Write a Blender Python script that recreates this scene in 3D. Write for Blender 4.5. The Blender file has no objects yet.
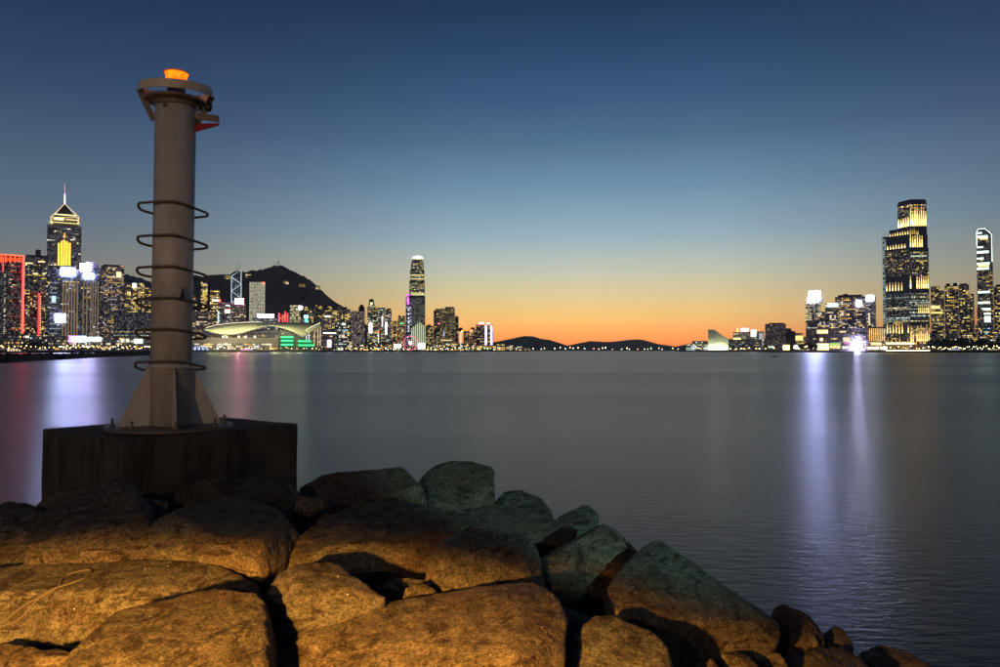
import bpy, bmesh, math, random
from mathutils import Vector, Matrix, noise
from mathutils.geometry import intersect_line_plane
R = math.radians
sc = bpy.context.scene
COL = sc.collection
random.seed(7)

# ------------------------------------------------------------------ camera
F = 740.0                      # focal length in photo pixels (photo is 1000 x 667)
EYE = Vector((0, 0, 3.6))
PITCH = math.atan((350.5 - 333.5) / F)
cam = bpy.data.objects.new('camera', bpy.data.cameras.new('camera'))
COL.objects.link(cam)
sc.camera = cam
cam.data.sensor_width = 36
cam.data.lens = 36 * F / 1000
cam.data.clip_start = 0.05
cam.data.clip_end = 60000
cam.location = EYE
cam.rotation_euler = (R(90) + PITCH, 0, 0)

# ------------------------------------------------------------------ sky (dusk, sun already under the horizon)
SUN_AZ = 6.5                   # degrees right of the view axis
world = bpy.data.worlds.new('World')
sc.world = world
world.use_nodes = True
nt = world.node_tree
N, L = nt.nodes, nt.links
bg = N['Background']

def lin(c):
    return tuple((v / 255 / 12.92) if v / 255 <= 0.04045 else ((v / 255 + 0.055) / 1.055) ** 2.4 for v in c)

def nmath(nt, op, a, b=None, c=None):
    n = nt.nodes.new('ShaderNodeMath')
    n.operation = op
    for i, v in enumerate((a, b, c)):
        if v is None:
            continue
        if isinstance(v, (int, float)):
            n.inputs[i].default_value = v
        else:
            nt.links.new(v, n.inputs[i])
    return n.outputs[0]

def ramp(nt, fac, stops, interp='LINEAR'):
    n = nt.nodes.new('ShaderNodeValToRGB')
    n.color_ramp.interpolation = interp
    e = n.color_ramp.elements
    while len(e) < len(stops):
        e.new(0.5)
    for i, (p, c) in enumerate(stops):
        e[i].position = p
        e[i].color = (*c, 1)
    nt.links.new(fac, n.inputs[0])
    return n.outputs[0]

tc = N.new('ShaderNodeTexCoord')
sep = N.new('ShaderNodeSeparateXYZ')
L.new(tc.outputs['Generated'], sep.inputs[0])
elev = nmath(nt, 'MULTIPLY', nmath(nt, 'ARCSINE', sep.outputs[2]), 180 / math.pi / 90)      # 0..1 = horizon..zenith
az = nmath(nt, 'ARCTAN2', sep.outputs[0], sep.outputs[1])
azd = nmath(nt, 'ABSOLUTE', nmath(nt, 'SUBTRACT', az, R(SUN_AZ)))
azd = nmath(nt, 'MINIMUM', azd, nmath(nt, 'SUBTRACT', 2 * math.pi, azd))
azn = nmath(nt, 'DIVIDE', azd, math.pi)                                                     # 0 = sunset side, 1 = opposite
sunside = ramp(nt, elev, [(0, (1.75, .34, .085)), (1.2/90, (1.7, .60, .14)), (2.4/90, (1.5, .85, .24)),
                          (4.0/90, (1.0, .78, .37)), (6.2/90, lin((208, 214, 194))), (8.8/90, lin((158, 187, 201))),
                          (12.2/90, lin((118, 152, 178))), (15.8/90, lin((82, 114, 147))), (18.7/90, lin((61, 92, 128))),
                          (22/90, lin((44, 73, 109))), (25/90, lin((32, 58, 92))), (40/90, lin((15, 30, 52))), (1, lin((7, 13, 28)))])
farside = ramp(nt, elev, [(0, lin((112, 98, 92))), (4/90, lin((112, 110, 108))), (10/90, lin((78, 96, 118))),
                          (18/90, lin((44, 66, 96))), (25/90, lin((25, 45, 75))), (40/90, lin((12, 22, 42))), (1, lin((7, 13, 28)))])
mixf = ramp(nt, azn, [(0, (0, 0, 0)), (10/180, (.09, .09, .09)), (20/180, (.44, .44, .44)), (30/180, (.75, .75, .75)), (38/180, (.85, .85, .85)), (70/180, (.9, .9, .9)), (110/180, (1, 1, 1))])
mx = N.new('ShaderNodeMix')
mx.data_type = 'RGBA'
L.new(mixf, mx.inputs[0])
L.new(sunside, mx.inputs[6])
L.new(farside, mx.inputs[7])
sky = N.new('ShaderNodeTexSky')
sky.sky_type = 'NISHITA'
sky.sun_disc = False
sky.sun_elevation = R(-4)
sky.sun_rotation = R(SUN_AZ)
addn = N.new('ShaderNodeMix')
addn.data_type = 'RGBA'
addn.blend_type = 'ADD'
addn.inputs[0].default_value = 0.03
L.new(mx.outputs[2], addn.inputs[6])
L.new(sky.outputs[0], addn.inputs[7])
L.new(addn.outputs[2], bg.inputs[0])
bg.inputs[1].default_value = 1.0
sc.view_settings.view_transform = 'Standard'
sc.view_settings.look = 'None'
sc.view_settings.exposure = 0
sc.view_settings.gamma = 1
sc.cycles.use_denoising = True
sc.cycles.max_bounces = 6
sc.cycles.sample_clamp_indirect = 6

# ------------------------------------------------------------------ helpers
FWD = Vector((0, math.cos(PITCH), math.sin(PITCH)))
UP = Vector((0, -math.sin(PITCH), math.cos(PITCH)))

def ray(px, py):
    return FWD + Vector((1, 0, 0)) * ((px - 500) / F) + UP * ((333.5 - py) / F)

def P(px, py, d):
    r = ray(px, py)
    return EYE + r * (d / r.y)

def zat(py, d, px=500):
    return P(px, py, d).z

def tag(o, label=None, cat=None, group=None, kind=None):
    if label: o['label'] = label
    if cat: o['category'] = cat
    if group: o['group'] = group
    if kind: o['kind'] = kind
    return o

def empty(name, loc, rz=0.0):
    o = bpy.data.objects.new(name, None)
    o.empty_display_size = 0.2
    o.location = loc
    o.rotation_euler = (0, 0, rz)
    COL.objects.link(o)
    return o

def mesh_obj(name, bm, mat, parent=None, smooth=False):
    me = bpy.data.meshes.new(name)
    bmesh.ops.recalc_face_normals(bm, faces=bm.faces[:])
    bm.to_mesh(me)
    bm.free()
    if smooth:
        for p in me.polygons: p.use_smooth = True
    o = bpy.data.objects.new(name, me)
    if mat: me.materials.append(mat)
    COL.objects.link(o)
    if parent: o.parent = parent
    return o

def copy_tree(o, parent=None):
    c = o.copy()
    COL.objects.link(c)
    c.parent = parent
    for ch in [x for x in list(o.children)]:
        copy_tree(ch, c)
    return c

def add_box(bm, x0, x1, y0, y1, z0, z1, M=None):
    vs = [Vector((x, y, z)) for x in (x0, x1) for y in (y0, y1) for z in (z0, z1)]
    if M: vs = [M @ v for v in vs]
    v = [bm.verts.new(p) for p in vs]
    for f in ((0,1,3,2), (4,6,7,5), (0,4,5,1), (2,3,7,6), (0,2,6,4), (1,5,7,3)):
        bm.faces.new([v[i] for i in f])

def add_prism(bm, poly, z0, z1):
    a = [bm.verts.new((p[0], p[1], z0 if not callable(z0) else z0(p))) for p in poly]
    b = [bm.verts.new((p[0], p[1], z1 if not callable(z1) else z1(p))) for p in poly]
    n = len(poly)
    bm.faces.new(a[::-1]); bm.faces.new(b)
    for i in range(n):
        bm.faces.new((a[i], a[(i+1) % n], b[(i+1) % n], b[i]))

def add_lathe(bm, prof, seg=32, c=(0, 0, 0), cap=True):
    rings = []
    for r, z in prof:
        rings.append([bm.verts.new((c[0] + r*math.cos(2*math.pi*k/seg), c[1] + r*math.sin(2*math.pi*k/seg), c[2] + z)) for k in range(seg)])
    for a, b in zip(rings, rings[1:]):
        for k in range(seg):
            bm.faces.new((a[k], a[(k+1) % seg], b[(k+1) % seg], b[k]))
    if cap:
        bm.faces.new(rings[0][::-1]); bm.faces.new(rings[-1])

def add_tube(bm, pts, r, seg=8, closed=False):
    pts = [Vector(p) for p in pts]
    n = len(pts)
    rings = []
    prev = None
    for i, p in enumerate(pts):
        a = pts[(i-1) % n] if (closed or i > 0) else p
        b = pts[(i+1) % n] if (closed or i < n-1) else p
        t = (b - a).normalized()
        if prev is None:
            u = t.cross(Vector((0, 0, 1)))
            if u.length < 1e-3: u = t.cross(Vector((1, 0, 0)))
        else:
            u = prev - t * prev.dot(t)
        u.normalize()
        prev = u
        w = t.cross(u)
        rr = r[i] if isinstance(r, (list, tuple)) else r
        rings.append([bm.verts.new(p + (u*math.cos(2*math.pi*k/seg) + w*math.sin(2*math.pi*k/seg)) * rr) for k in range(seg)])
    m = n if closed else n-1
    for i in range(m):
        a, b = rings[i], rings[(i+1) % n]
        for k in range(seg):
            bm.faces.new((a[k], a[(k+1) % seg], b[(k+1) % seg], b[k]))
    if not closed:
        bm.faces.new(rings[0][::-1]); bm.faces.new(rings[-1])

def catmull(pts, sub=6, closed=False):
    pts = [Vector(p) for p in pts]
    out = []
    n = len(pts)
    for i in range(n if closed else n-1):
        p0 = pts[(i-1) % n] if closed or i > 0 else pts[i]
        p1, p2 = pts[i], pts[(i+1) % n]
        p3 = pts[(i+2) % n] if closed or i+2 < n else p2
        for k in range(sub):
            t = k / sub
            out.append(0.5*((2*p1) + (p2-p0)*t + (2*p0-5*p1+4*p2-p3)*t*t + (3*p1-p0-3*p2+p3)*t**3))
    if not closed: out.append(pts[-1])
    return out

# ------------------------------------------------------------------ materials
def new_mat(name):
    m = bpy.data.materials.new(name)
    m.use_nodes = True
    return m, m.node_tree, m.node_tree.nodes['Principled BSDF']

def tex(nt, kind, scale, vec=None, **kw):
    n = nt.nodes.new(kind)
    if 'Scale' in n.inputs: n.inputs['Scale'].default_value = scale
    for k, v in kw.items(): n.inputs[k].default_value = v
    if vec is not None: nt.links.new(vec, n.inputs['Vector'])
    return n

def mapping(nt, vec, scale):
    n = nt.nodes.new('ShaderNodeMapping')
    n.inputs['Scale'].default_value = scale
    nt.links.new(vec, n.inputs['Vector'])
    return n.outputs[0]

def mixc(nt, fac, a, b, mode='MIX'):
    n = nt.nodes.new('ShaderNodeMix')
    n.data_type = 'RGBA'
    n.blend_type = mode
    for i, v in ((0, fac), (6, a), (7, b)):
        if isinstance(v, (int, float)): n.inputs[i].default_value = v
        elif isinstance(v, tuple): n.inputs[i].default_value = (*v, 1)
        else: nt.links.new(v, n.inputs[i])
    return n.outputs[2]

def bump(nt, h, strength, dist, prev=None):
    n = nt.nodes.new('ShaderNodeBump')
    n.inputs['Strength'].default_value = strength
    n.inputs['Distance'].default_value = dist
    nt.links.new(h, n.inputs['Height'])
    if prev is not None: nt.links.new(prev, n.inputs['Normal'])
    return n.outputs[0]

def simple(name, col, rough=0.6, metal=0.0, var=0.25, scale=3.0, bstr=0.15, bdist=0.01):
    m, t, b = new_mat(name)
    c = t.nodes.new('ShaderNodeTexCoord').outputs['Object']
    nz = tex(t, 'ShaderNodeTexNoise', scale, c, Detail=6.0, Roughness=0.65)
    col2 = tuple(v * (1 - var) for v in col)
    t.links.new(mixc(t, nz.outputs[0], col, col2), b.inputs['Base Color'])
    b.inputs['Roughness'].default_value = rough
    b.inputs['Metallic'].default_value = metal
    t.links.new(bump(t, nz.outputs[0], bstr, bdist), b.inputs['Normal'])
    return m

def emis(name, col, strength, sampled=True):
    m = bpy.data.materials.new(name)
    m.use_nodes = True
    t = m.node_tree
    t.nodes.remove(t.nodes['Principled BSDF'])
    e = t.nodes.new('ShaderNodeEmission')
    e.inputs[0].default_value = (*col, 1)
    e.inputs[1].default_value = strength
    t.links.new(e.outputs[0], t.nodes['Material Output'].inputs[0])
    m.cycles.emission_sampling = 'AUTO' if sampled else 'NONE'
    return m

def facade(name, wall, glass, rough=0.35, fh=3.6, cw=3.2, gz=0.55, gx=0.7, frame=0.0):
    """wall with rows of unlit panes: far surface, the panes are about a pixel"""
    m, t, b = new_mat(name)
    c = t.nodes.new('ShaderNodeTexCoord').outputs['Object']
    s = t.nodes.new('ShaderNodeSeparateXYZ')
    t.links.new(c, s.inputs[0])
    az_ = nmath(t, 'LESS_THAN', nmath(t, 'FRACT', nmath(t, 'DIVIDE', s.outputs[2], fh)), gz)
    ax_ = nmath(t, 'LESS_THAN', nmath(t, 'FRACT', nmath(t, 'DIVIDE', nmath(t, 'ADD', s.outputs[0], s.outputs[1]), cw)), gx)
    g = nmath(t, 'MULTIPLY', az_, ax_)
    nz = tex(t, 'ShaderNodeTexNoise', 0.05, c, Detail=4.0)
    w2 = mixc(t, nz.outputs[0], wall, tuple(v * .55 for v in wall))
    t.links.new(mixc(t, g, w2, glass), b.inputs['Base Color'])
    t.links.new(nmath(t, 'SUBTRACT', 0.8, nmath(t, 'MULTIPLY', g, 0.8 - rough)), b.inputs['Roughness'])
    return m

M = {}
M['fglass'] = facade('dark_glass_facade', (.19, .20, .25), (.09, .10, .14), .35)
M['fconc'] = facade('grey_concrete_facade', (.40, .37, .37), (.08, .085, .10))
M['fwarm'] = facade('warm_concrete_facade', (.42, .34, .28), (.09, .075, .075))
M['fmauve'] = facade('mauve_panel_facade', (.42, .35, .40), (.12, .11, .14))
M['fred'] = facade('red_brown_facade', (.17, .08, .075), (.06, .035, .04))
M['fband'] = facade('banded_facade', (.32, .33, .32), (.07, .08, .08), gx=1.0, gz=.5)
M['fpale'] = facade('pale_stone_facade', (.34, .34, .30), (.10, .11, .10), gz=.35, gx=.6)
M['roof'] = simple('roof_dark', (.05, .05, .05), .8)
M['pale_roof'] = simple('pale_roof_sheet', (.42, .42, .38), .45, var=.15, scale=.2)
M['metal_dark'] = simple('dark_metal', (.05, .045, .04), .45, .6)
M['white_metal'] = simple('white_metal', (.55, .56, .58), .4)
M['land'] = simple('shore_ground', (.05, .048, .045), .9, var=.5, scale=.03)
M['sand'] = simple('seawall_rock', (.045, .042, .04), .9, var=.5, scale=.6)
M['leaf'] = simple('dark_foliage', (.045, .07, .03), .7, var=.6, scale=.8)
M['bark'] = simple('bark', (.06, .045, .035), .9)
M['boat_red'] = simple('red_boat_paint', (.25, .03, .02), .5)
M['boat_white'] = simple('white_boat_paint', (.6, .6, .6), .4)

gm = bpy.data.materials.new('lit_window_glow')
gm.use_nodes = True
t = gm.node_tree
t.nodes.remove(t.nodes['Principled BSDF'])
at_ = t.nodes.new('ShaderNodeAttribute'); at_.attribute_name = 'glow'
e_ = t.nodes.new('ShaderNodeEmission')
t.links.new(at_.outputs['Color'], e_.inputs[0])
t.links.new(e_.outputs[0], t.nodes['Material Output'].inputs[0])
gm.cycles.emission_sampling = 'NONE'
M['glow'] = gm

_ec = {}
def E_(col, s, sampled=True):
    k = (col, s, sampled)
    if k not in _ec:
        _ec[k] = emis('lit_%d' % len(_ec), col, s, sampled)
    return _ec[k]

# ------------------------------------------------------------------ rock material
def rock_material():
    m, t, b = new_mat('granite_boulder')
    c = t.nodes.new('ShaderNodeTexCoord').outputs['Object']
    oi = t.nodes.new('ShaderNodeObjectInfo')
    add = t.nodes.new('ShaderNodeVectorMath'); add.operation = 'ADD'
    sc_ = t.nodes.new('ShaderNodeVectorMath'); sc_.operation = 'SCALE'
    comb = t.nodes.new('ShaderNodeCombineXYZ')
    for i in range(3): t.links.new(oi.outputs['Random'], comb.inputs[i])
    t.links.new(comb.outputs[0], sc_.inputs[0]); sc_.inputs['Scale'].default_value = 37.0
    t.links.new(c, add.inputs[0]); t.links.new(sc_.outputs[0], add.inputs[1])
    v = add.outputs[0]
    big = tex(t, 'ShaderNodeTexNoise', 2.2, v, Detail=8.0, Roughness=0.65)
    mid = tex(t, 'ShaderNodeTexNoise', 9.0, v, Detail=8.0, Roughness=0.7, Distortion=0.6)
    fine = tex(t, 'ShaderNodeTexNoise', 55.0, v, Detail=5.0, Roughness=0.7)
    grain = tex(t, 'ShaderNodeTexVoronoi', 150.0, v)
    vein = tex(t, 'ShaderNodeTexNoise', 5.0, mapping(t, v, (1.0, .5, 3.5)), Detail=10.0, Roughness=.75, Distortion=1.4)
    base = mixc(t, ramp(t, big.outputs[0], [(.35, (0, 0, 0)), (.65, (1, 1, 1))]), (.12, .115, .10), (.06, .05, .04))
    base = mixc(t, ramp(t, mid.outputs[0], [(.42, (0, 0, 0)), (.62, (1, 1, 1))]), base, (.16, .15, .13))
    base = mixc(t, ramp(t, vein.outputs[0], [(.50, (0, 0, 0)), (.60, (1, 1, 1))]), base, (.03, .022, .016))
    rust = tex(t, 'ShaderNodeTexNoise', 1.3, v, Detail=5.0, Roughness=.6)
    base = mixc(t, ramp(t, rust.outputs[0], [(.52, (0, 0, 0)), (.72, (.7, .7, .7))]), base, (.075, .034, .017))
    sp = ramp(t, fine.outputs[0], [(.38, (.35, .35, .35)), (.50, (.9, .9, .9)), (.62, (1.4, 1.4, 1.4))])
    base = mixc(t, 1.0, base, sp, 'MULTIPLY')
    gr = ramp(t, grain.outputs['Distance'], [(.1, (1.35, 1.35, 1.35)), (.55, (.65, .65, .65))])
    base = mixc(t, 0.6, base, gr, 'MULTIPLY')
    spots = tex(t, 'ShaderNodeTexVoronoi', 26.0, v)
    msk = tex(t, 'ShaderNodeTexNoise', 2.6, v, Detail=2.0)
    sf = nmath(t, 'MULTIPLY', nmath(t, 'LESS_THAN', spots.outputs['Distance'], .13), nmath(t, 'GREATER_THAN', msk.outputs[0], .66))
    base = mixc(t, sf, base, (.55, .55, .50))
    tone = ramp(t, oi.outputs['Random'], [(0, (.75, .70, .62)), (.3, (1.35, 1.2, .95)), (.55, (.95, 1.0, 1.0)), (.8, (1.15, .92, .72)), (1, (1.45, 1.4, 1.25))])
    base = mixc(t, 1.0, base, tone, 'MULTIPLY')
    t.links.new(base, b.inputs['Base Color'])
    b.inputs['Roughness'].default_value = 0.82
    b.inputs['Specular IOR Level'].default_value = 0.3
    n1 = bump(t, mid.outputs[0], .35, .03)
    n2 = bump(t, vein.outputs[0], .35, .015, n1)
    n3 = bump(t, fine.outputs[0], 1.0, .010, n2)
    n4 = bump(t, grain.outputs['Distance'], .7, .004, n3)
    t.links.new(n4, b.inputs['Normal'])
    return m
M['rock'] = rock_material()

# ------------------------------------------------------------------ water
def water_material():
    m, t, b = new_mat('harbour_water')
    c = t.nodes.new('ShaderNodeTexCoord').outputs['Object']
    b.inputs['Base Color'].default_value = (.004, .015, .022, 1)
    b.inputs['IOR'].default_value = 1.33
    w1 = tex(t, 'ShaderNodeTexNoise', 1.0, mapping(t, c, (1.9, 5.6, 1)), Detail=5.0, Roughness=.62)
    patch = tex(t, 'ShaderNodeTexNoise', 1.0, mapping(t, c, (.0022, .016, 1)), Detail=5.0, Roughness=.6)
    t.links.new(ramp(t, patch.outputs[0], [(.32, (.27,)*3), (.68, (.36,)*3)]), b.inputs['Roughness'])
    n2 = bump(t, w1.outputs[0], .25, .07)
    t.links.new(n2, b.inputs['Normal'])
    return m
bm = bmesh.new()
S = 14000
vv = [bm.verts.new(p) for p in ((-S, -60, 0), (S, -60, 0), (S, 13900, 0), (-S, 13900, 0))]
bm.faces.new(vv)
tag(mesh_obj('water', bm, water_material()), kind='structure')

# ------------------------------------------------------------------ land and hills
def land(name, pts, z=2.6):
    bm = bmesh.new()
    poly = [((px - 500) / F * d, d) for px, d in pts]
    add_prism(bm, poly, -2.0, z)
    return tag(mesh_obj(name, bm, M['land']), kind='structure')
land('shore_ground', [(-400, 1050), (0, 1160), (150, 1250), (186, 1500), (186, 1720), (326, 1780), (336, 2450), (500, 2620), (530, 2700), (520, 5200), (-300, 5600), (-900, 3000)])
land('shore_ground', [(676, 2500), (706, 2080), (738, 2060), (764, 1720), (800, 1430), (930, 1330), (1000, 1310), (1500, 1250), (1800, 3000), (1100, 5200), (690, 5200)])
land('shore_ground', [(505, 7800), (570, 7000), (640, 6800), (720, 6000), (760, 8000), (760, 13500), (480, 13500)], 3.0)

def hill(crest, D, front, back, mat, amp=.04, seed=0):
    """ridge through the crest pixels at depth D, falling to the ground in front and behind"""
    bm = bmesh.new()
    cols = []
    x0, x1 = crest[0][0], crest[-1][0]
    n = int((x1 - x0) / 1.6) + 2
    for i in range(n):
        px = x0 + (x1 - x0) * i / (n - 1)
        for a, b_ in zip(crest, crest[1:]):
            if a[0] <= px <= b_[0] + 1e-6:
                k = (px - a[0]) / (b_[0] - a[0]); py = a[1] + (b_[1] - a[1]) * k
                break
        c = P(px, py, D)
        h = max(c.z, 2.0)
        h += (noise.noise((px * .35, seed, 0)) * .5 + noise.noise((px * 1.1, seed, 4)) * .4) * h * amp * .5
        ring = []
        for j in range(-9, 7):
            if j <= 0:
                s = -j / 9; y = D - s * front
            else:
                s = j / 6; y = D + s * back
            prof = (1 - s) ** 1.25
            z = h * prof
            if 0 < s < 1:
                z *= 1 + .28 * noise.noise((px * .07 + seed, y / 300.0, 2)) + .10 * noise.noise((px * .25, y / 90.0, seed))
            ring.append(bm.verts.new(((px - 500) / F * D, y, max(z, -1) if s < 1 else -1)))
        cols.append(ring)
    for a, b_ in zip(cols, cols[1:]):
        for j in range(len(a) - 1):
            bm.faces.new((a[j], b_[j], b_[j+1], a[j+1]))
    return tag(mesh_obj('hill', bm, mat, smooth=True), kind='structure')
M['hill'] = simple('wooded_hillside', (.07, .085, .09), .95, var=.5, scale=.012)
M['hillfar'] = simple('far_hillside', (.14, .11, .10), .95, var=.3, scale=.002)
hill([(-330, 300), (-150, 262), (-60, 250), (0, 262), (60, 266), (100, 272), (128, 275), (140, 278), (150, 282), (170, 278), (190, 275), (205, 277), (215, 278), (222, 274),
      (229, 275), (235, 271), (245, 272), (252, 270), (258, 272), (264, 269), (272, 266), (278, 265), (283, 266), (290, 270), (300, 275), (310, 280),
      (317, 286), (325, 294), (335, 302), (345, 308), (360, 320), (385, 338), (420, 352)], 4500, 1700, 900, M['hill'], seed=3, amp=.06)
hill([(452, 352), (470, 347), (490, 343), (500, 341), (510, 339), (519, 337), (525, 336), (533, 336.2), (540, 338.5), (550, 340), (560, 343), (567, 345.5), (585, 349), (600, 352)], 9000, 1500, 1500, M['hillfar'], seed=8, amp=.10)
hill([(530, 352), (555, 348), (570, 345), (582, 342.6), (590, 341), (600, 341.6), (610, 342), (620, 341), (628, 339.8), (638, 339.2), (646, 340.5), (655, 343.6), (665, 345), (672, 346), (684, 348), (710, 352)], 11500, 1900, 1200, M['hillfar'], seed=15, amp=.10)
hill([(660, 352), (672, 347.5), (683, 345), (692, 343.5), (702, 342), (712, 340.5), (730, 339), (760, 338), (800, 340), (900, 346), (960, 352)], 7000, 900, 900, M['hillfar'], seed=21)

# ------------------------------------------------------------------ far buildings
WARM = [(1.0, .62, .22), (1.0, .72, .34), (1.0, .80, .50), (1.0, .52, .14)]
YEL = [(1.0, .72, .20), (1.0, .78, .32), (.95, .62, .12)]
WHITE = [(1.0, .92, .75), (.85, .95, 1.0), (1.0, .85, .6)]
GREEN = [(.80, 1.0, .62), (.95, 1.0, .70), (.70, .95, .70), (1.0, .86, .45)]
COOL = [(.6, .8, 1.0), (.8, .9, 1.0), (1.0, .9, .75)]
GOLD = [(1.0, .66, .20), (1.0, .72, .28)]
MIXD = WARM + YEL + [(.8, .92, 1.0), (1.0, .95, .8)]

class Glow:
    """little lit panes standing proud of a wall, one emission colour each"""
    def __init__(s): s.v, s.f, s.c = [], [], []
    def quad(s, pts, col):
        i = len(s.v)
        s.v += [tuple(p) for p in pts]
        s.f.append((i, i+1, i+2, i+3))
        s.c += [(*col, 1)] * 4
    def build(s, name, parent):
        if not s.f: return None
        me = bpy.data.meshes.new(name)
        me.from_pydata(s.v, [], s.f)
        a = me.color_attributes.new('glow', 'FLOAT_COLOR', 'POINT')
        a.data.foreach_set('color', [x for c in s.c for x in c])
        me.materials.append(M['glow'])
        o = bpy.data.objects.new(name, me)
        COL.objects.link(o)
        o.parent = parent
        tag(o, kind='stuff')
        return o

def lit_face(g, o, u, nrm, w, z0, z1, p=.3, pal=WARM, s=2.2, cw=2.6, fh=3.3, mode='random', fill=(.78, .6), vary=1.0, grad=0.0, dim=1.0, rnd=random):
    """o: corner on the wall, u: unit vector along it, w: wall length"""
    nx = max(1, int(w / cw)); nz = max(1, int((z1 - z0) / fh))
    cwx = w / nx; fhz = (z1 - z0) / nz
    up = Vector((0, 0, 1)); off = nrm * .12
    colp = [rnd.random() for _ in range(nx)]
    for k in range(nz):
        run = None; fl = rnd.random(); fs = rnd.uniform(.5, 1.3); fc = rnd.choice(pal)
        for i in range(nx):
            t_ = k / max(1, nz - 1)
            if mode == 'random': on = rnd.random() < .8 * p * (0.35 + 1.3 * colp[i]) * (.5 + fl)
            elif mode == 'bands': on = fl < p and rnd.random() < .85
            elif mode == 'columns': on = colp[i] < p and rnd.random() < .8
            elif mode == 'grid': on = rnd.random() < p
            elif mode == 'mixed': on = rnd.random() < p * (.4 + .9 * fl + .7 * (fl > .8))
            if grad and rnd.random() < grad * t_: on = False
            if run and rnd.random() < .5 and mode in ('random', 'mixed'): on = True
            else: run = None
            if not on:
                if rnd.random() < .55:  # dim panes: part windows, part glow added to lift the dark walls
                    c = rnd.choice(pal); b = rnd.uniform(.03, .24) * dim
                    a = o + u * (cwx * (i + .5 - fill[0]/2)) + up * (z0 + fhz * (k + .5 - fill[1]/2)) + off
                    du, dv = u * cwx * fill[0], up * fhz * fill[1]
                    g.quad((a, a + du, a + du + dv, a + dv), tuple((.55 * x + .45 * y) * b for x, y in zip(c, (.5, .6, .9))))
                continue
            c = run or (fc if mode == 'bands' else rnd.choice(pal)); run = c
            b = .8 * s * (rnd.lognormvariate(-.2, .5 * vary)) * (fs if mode == 'bands' else 1)
            b = min(b, s * 4)
            if grad: b *= 1 - .6 * grad * t_
            a = o + u * (cwx * (i + .5 - fill[0]/2)) + up * (z0 + fhz * (k + .5 - fill[1]/2)) + off
            du, dv = u * cwx * fill[0], up * fhz * fill[1]
            g.quad((a, a + du, a + du + dv, a + dv), tuple(x * b for x in c))

class Bld:
    def __init__(s, name, label, cx, D, cat='building', group=None, yaw=0.0, base=2.6):
        s.D = D
        az = math.atan2((cx - 500) / F, 1)
        s.root = empty(name, ((cx - 500) / F * D, D, base), -az + R(yaw))
        tag(s.root, label, cat, group)
        s.inv = Matrix.Translation(s.root.location) @ Matrix.Rotation(-az + R(yaw), 4, 'Z')
        s.inv.invert()
        s.g = Glow()
        s.rnd = random.Random(hash(label) % 1000 + int(cx * 7))
        s.rnd = random.Random(int(cx * 131 + D * 7))
    def loc(s, px, py, dy=0.0):
        """pixel -> local point on the root's front plane pushed back by dy"""
        m = s.inv
        o = m @ EYE; d = (m.to_3x3() @ ray(px, py))
        t_ = (dy - o.y) / d.y
        return o + d * t_
    def box(s, x0, x1, yt, yb=None, dy=0.0, depth=None, mat='fconc', part='wall', win=None, yaw=0.0):
        a = s.loc(x0, yt, dy); b = s.loc(x1, yt, dy)
        zt = a.z
        zb = s.loc(x0, yb, dy).z if yb is not None else 0.0
        w = b.x - a.x
        dep = depth if depth else max(12.0, min(45.0, w * .85))
        bm = bmesh.new()
        if yaw:
            th = abs(R(yaw)); r_ = dep / w
            W = w / (math.cos(th) + r_ * math.sin(th)); Dp = W * r_
            Mx = Matrix.Translation(((a.x + b.x) / 2, dy + dep / 2, 0)) @ Matrix.Rotation(R(yaw), 4, 'Z')
        else:
            W, Dp = w, dep
            Mx = Matrix.Translation(((a.x + b.x) / 2, dy + dep / 2, 0))
        add_box(bm, -W/2, W/2, -Dp/2, Dp/2, zb, zt, Mx)
        o = mesh_obj(part, bm, M[mat] if isinstance(mat, str) else mat, s.root)
        if win is not None:
            r3 = Mx.to_3x3()
            if zt - zb > 6:
                lit_face(s.g, Mx @ Vector((-W/2, -Dp/2, 0)), r3 @ Vector((1, 0, 0)), r3 @ Vector((0, -1, 0)), W, zb + 1, zt - 1.5, rnd=s.rnd, **win)
                if yaw > 0:
                    lit_face(s.g, Mx @ Vector((-W/2, Dp/2, 0)), r3 @ Vector((0, -1, 0)), r3 @ Vector((-1, 0, 0)), Dp, zb + 1, zt - 1.5, rnd=s.rnd, **win)
                elif yaw < 0:
                    lit_face(s.g, Mx @ Vector((W/2, -Dp/2, 0)), r3 @ Vector((0, 1, 0)), r3 @ Vector((1, 0, 0)), Dp, zb + 1, zt - 1.5, rnd=s.rnd, **win)
        return o
    def panel(s, part, x0, x1, y0, y1, mat, thick=1.2, proud=.4, slant=0.0, dy=0.0, parent=None):
        a = s.loc(x0, y0, dy); b = s.loc(x1, y1, dy)
        bm = bmesh.new()
        yf = dy - proud - thick
        dx = slant * (a.z - b.z)
        poly = [(a.x, b.z), (b.x, b.z), (b.x + dx, a.z), (a.x + dx, a.z)]
        f = [bm.verts.new((p[0], yf, p[1])) for p in poly]
        k = [bm.verts.new((p[0], yf + thick, p[1])) for p in poly]
        bm.faces.new(f); bm.faces.new(k[::-1])
        for i in range(4): bm.faces.new((f[i], k[i], k[(i+1) % 4], f[(i+1) % 4]))
        return mesh_obj(part, bm, mat, parent or s.root)
    def strip(s, x0, x1, y0, y1, col, dy=0.0, proud=.5):
        """one lit pane into the glow mesh, by pixel"""
        a = s.loc(x0, y0, dy - proud); b = s.loc(x1, y1, dy - proud)
        s.g.quad(((a.x, dy-proud, b.z), (b.x, dy-proud, b.z), (b.x, dy-proud, a.z), (a.x, dy-proud, a.z)), col)
    def done(s):
        s.g.build('lit_windows', s.root)
        return s.root

def W_(p=.3, pal=WARM, s=2.0, **k):
    d = dict(p=p, pal=pal, s=s); d.update(k); return d

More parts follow.
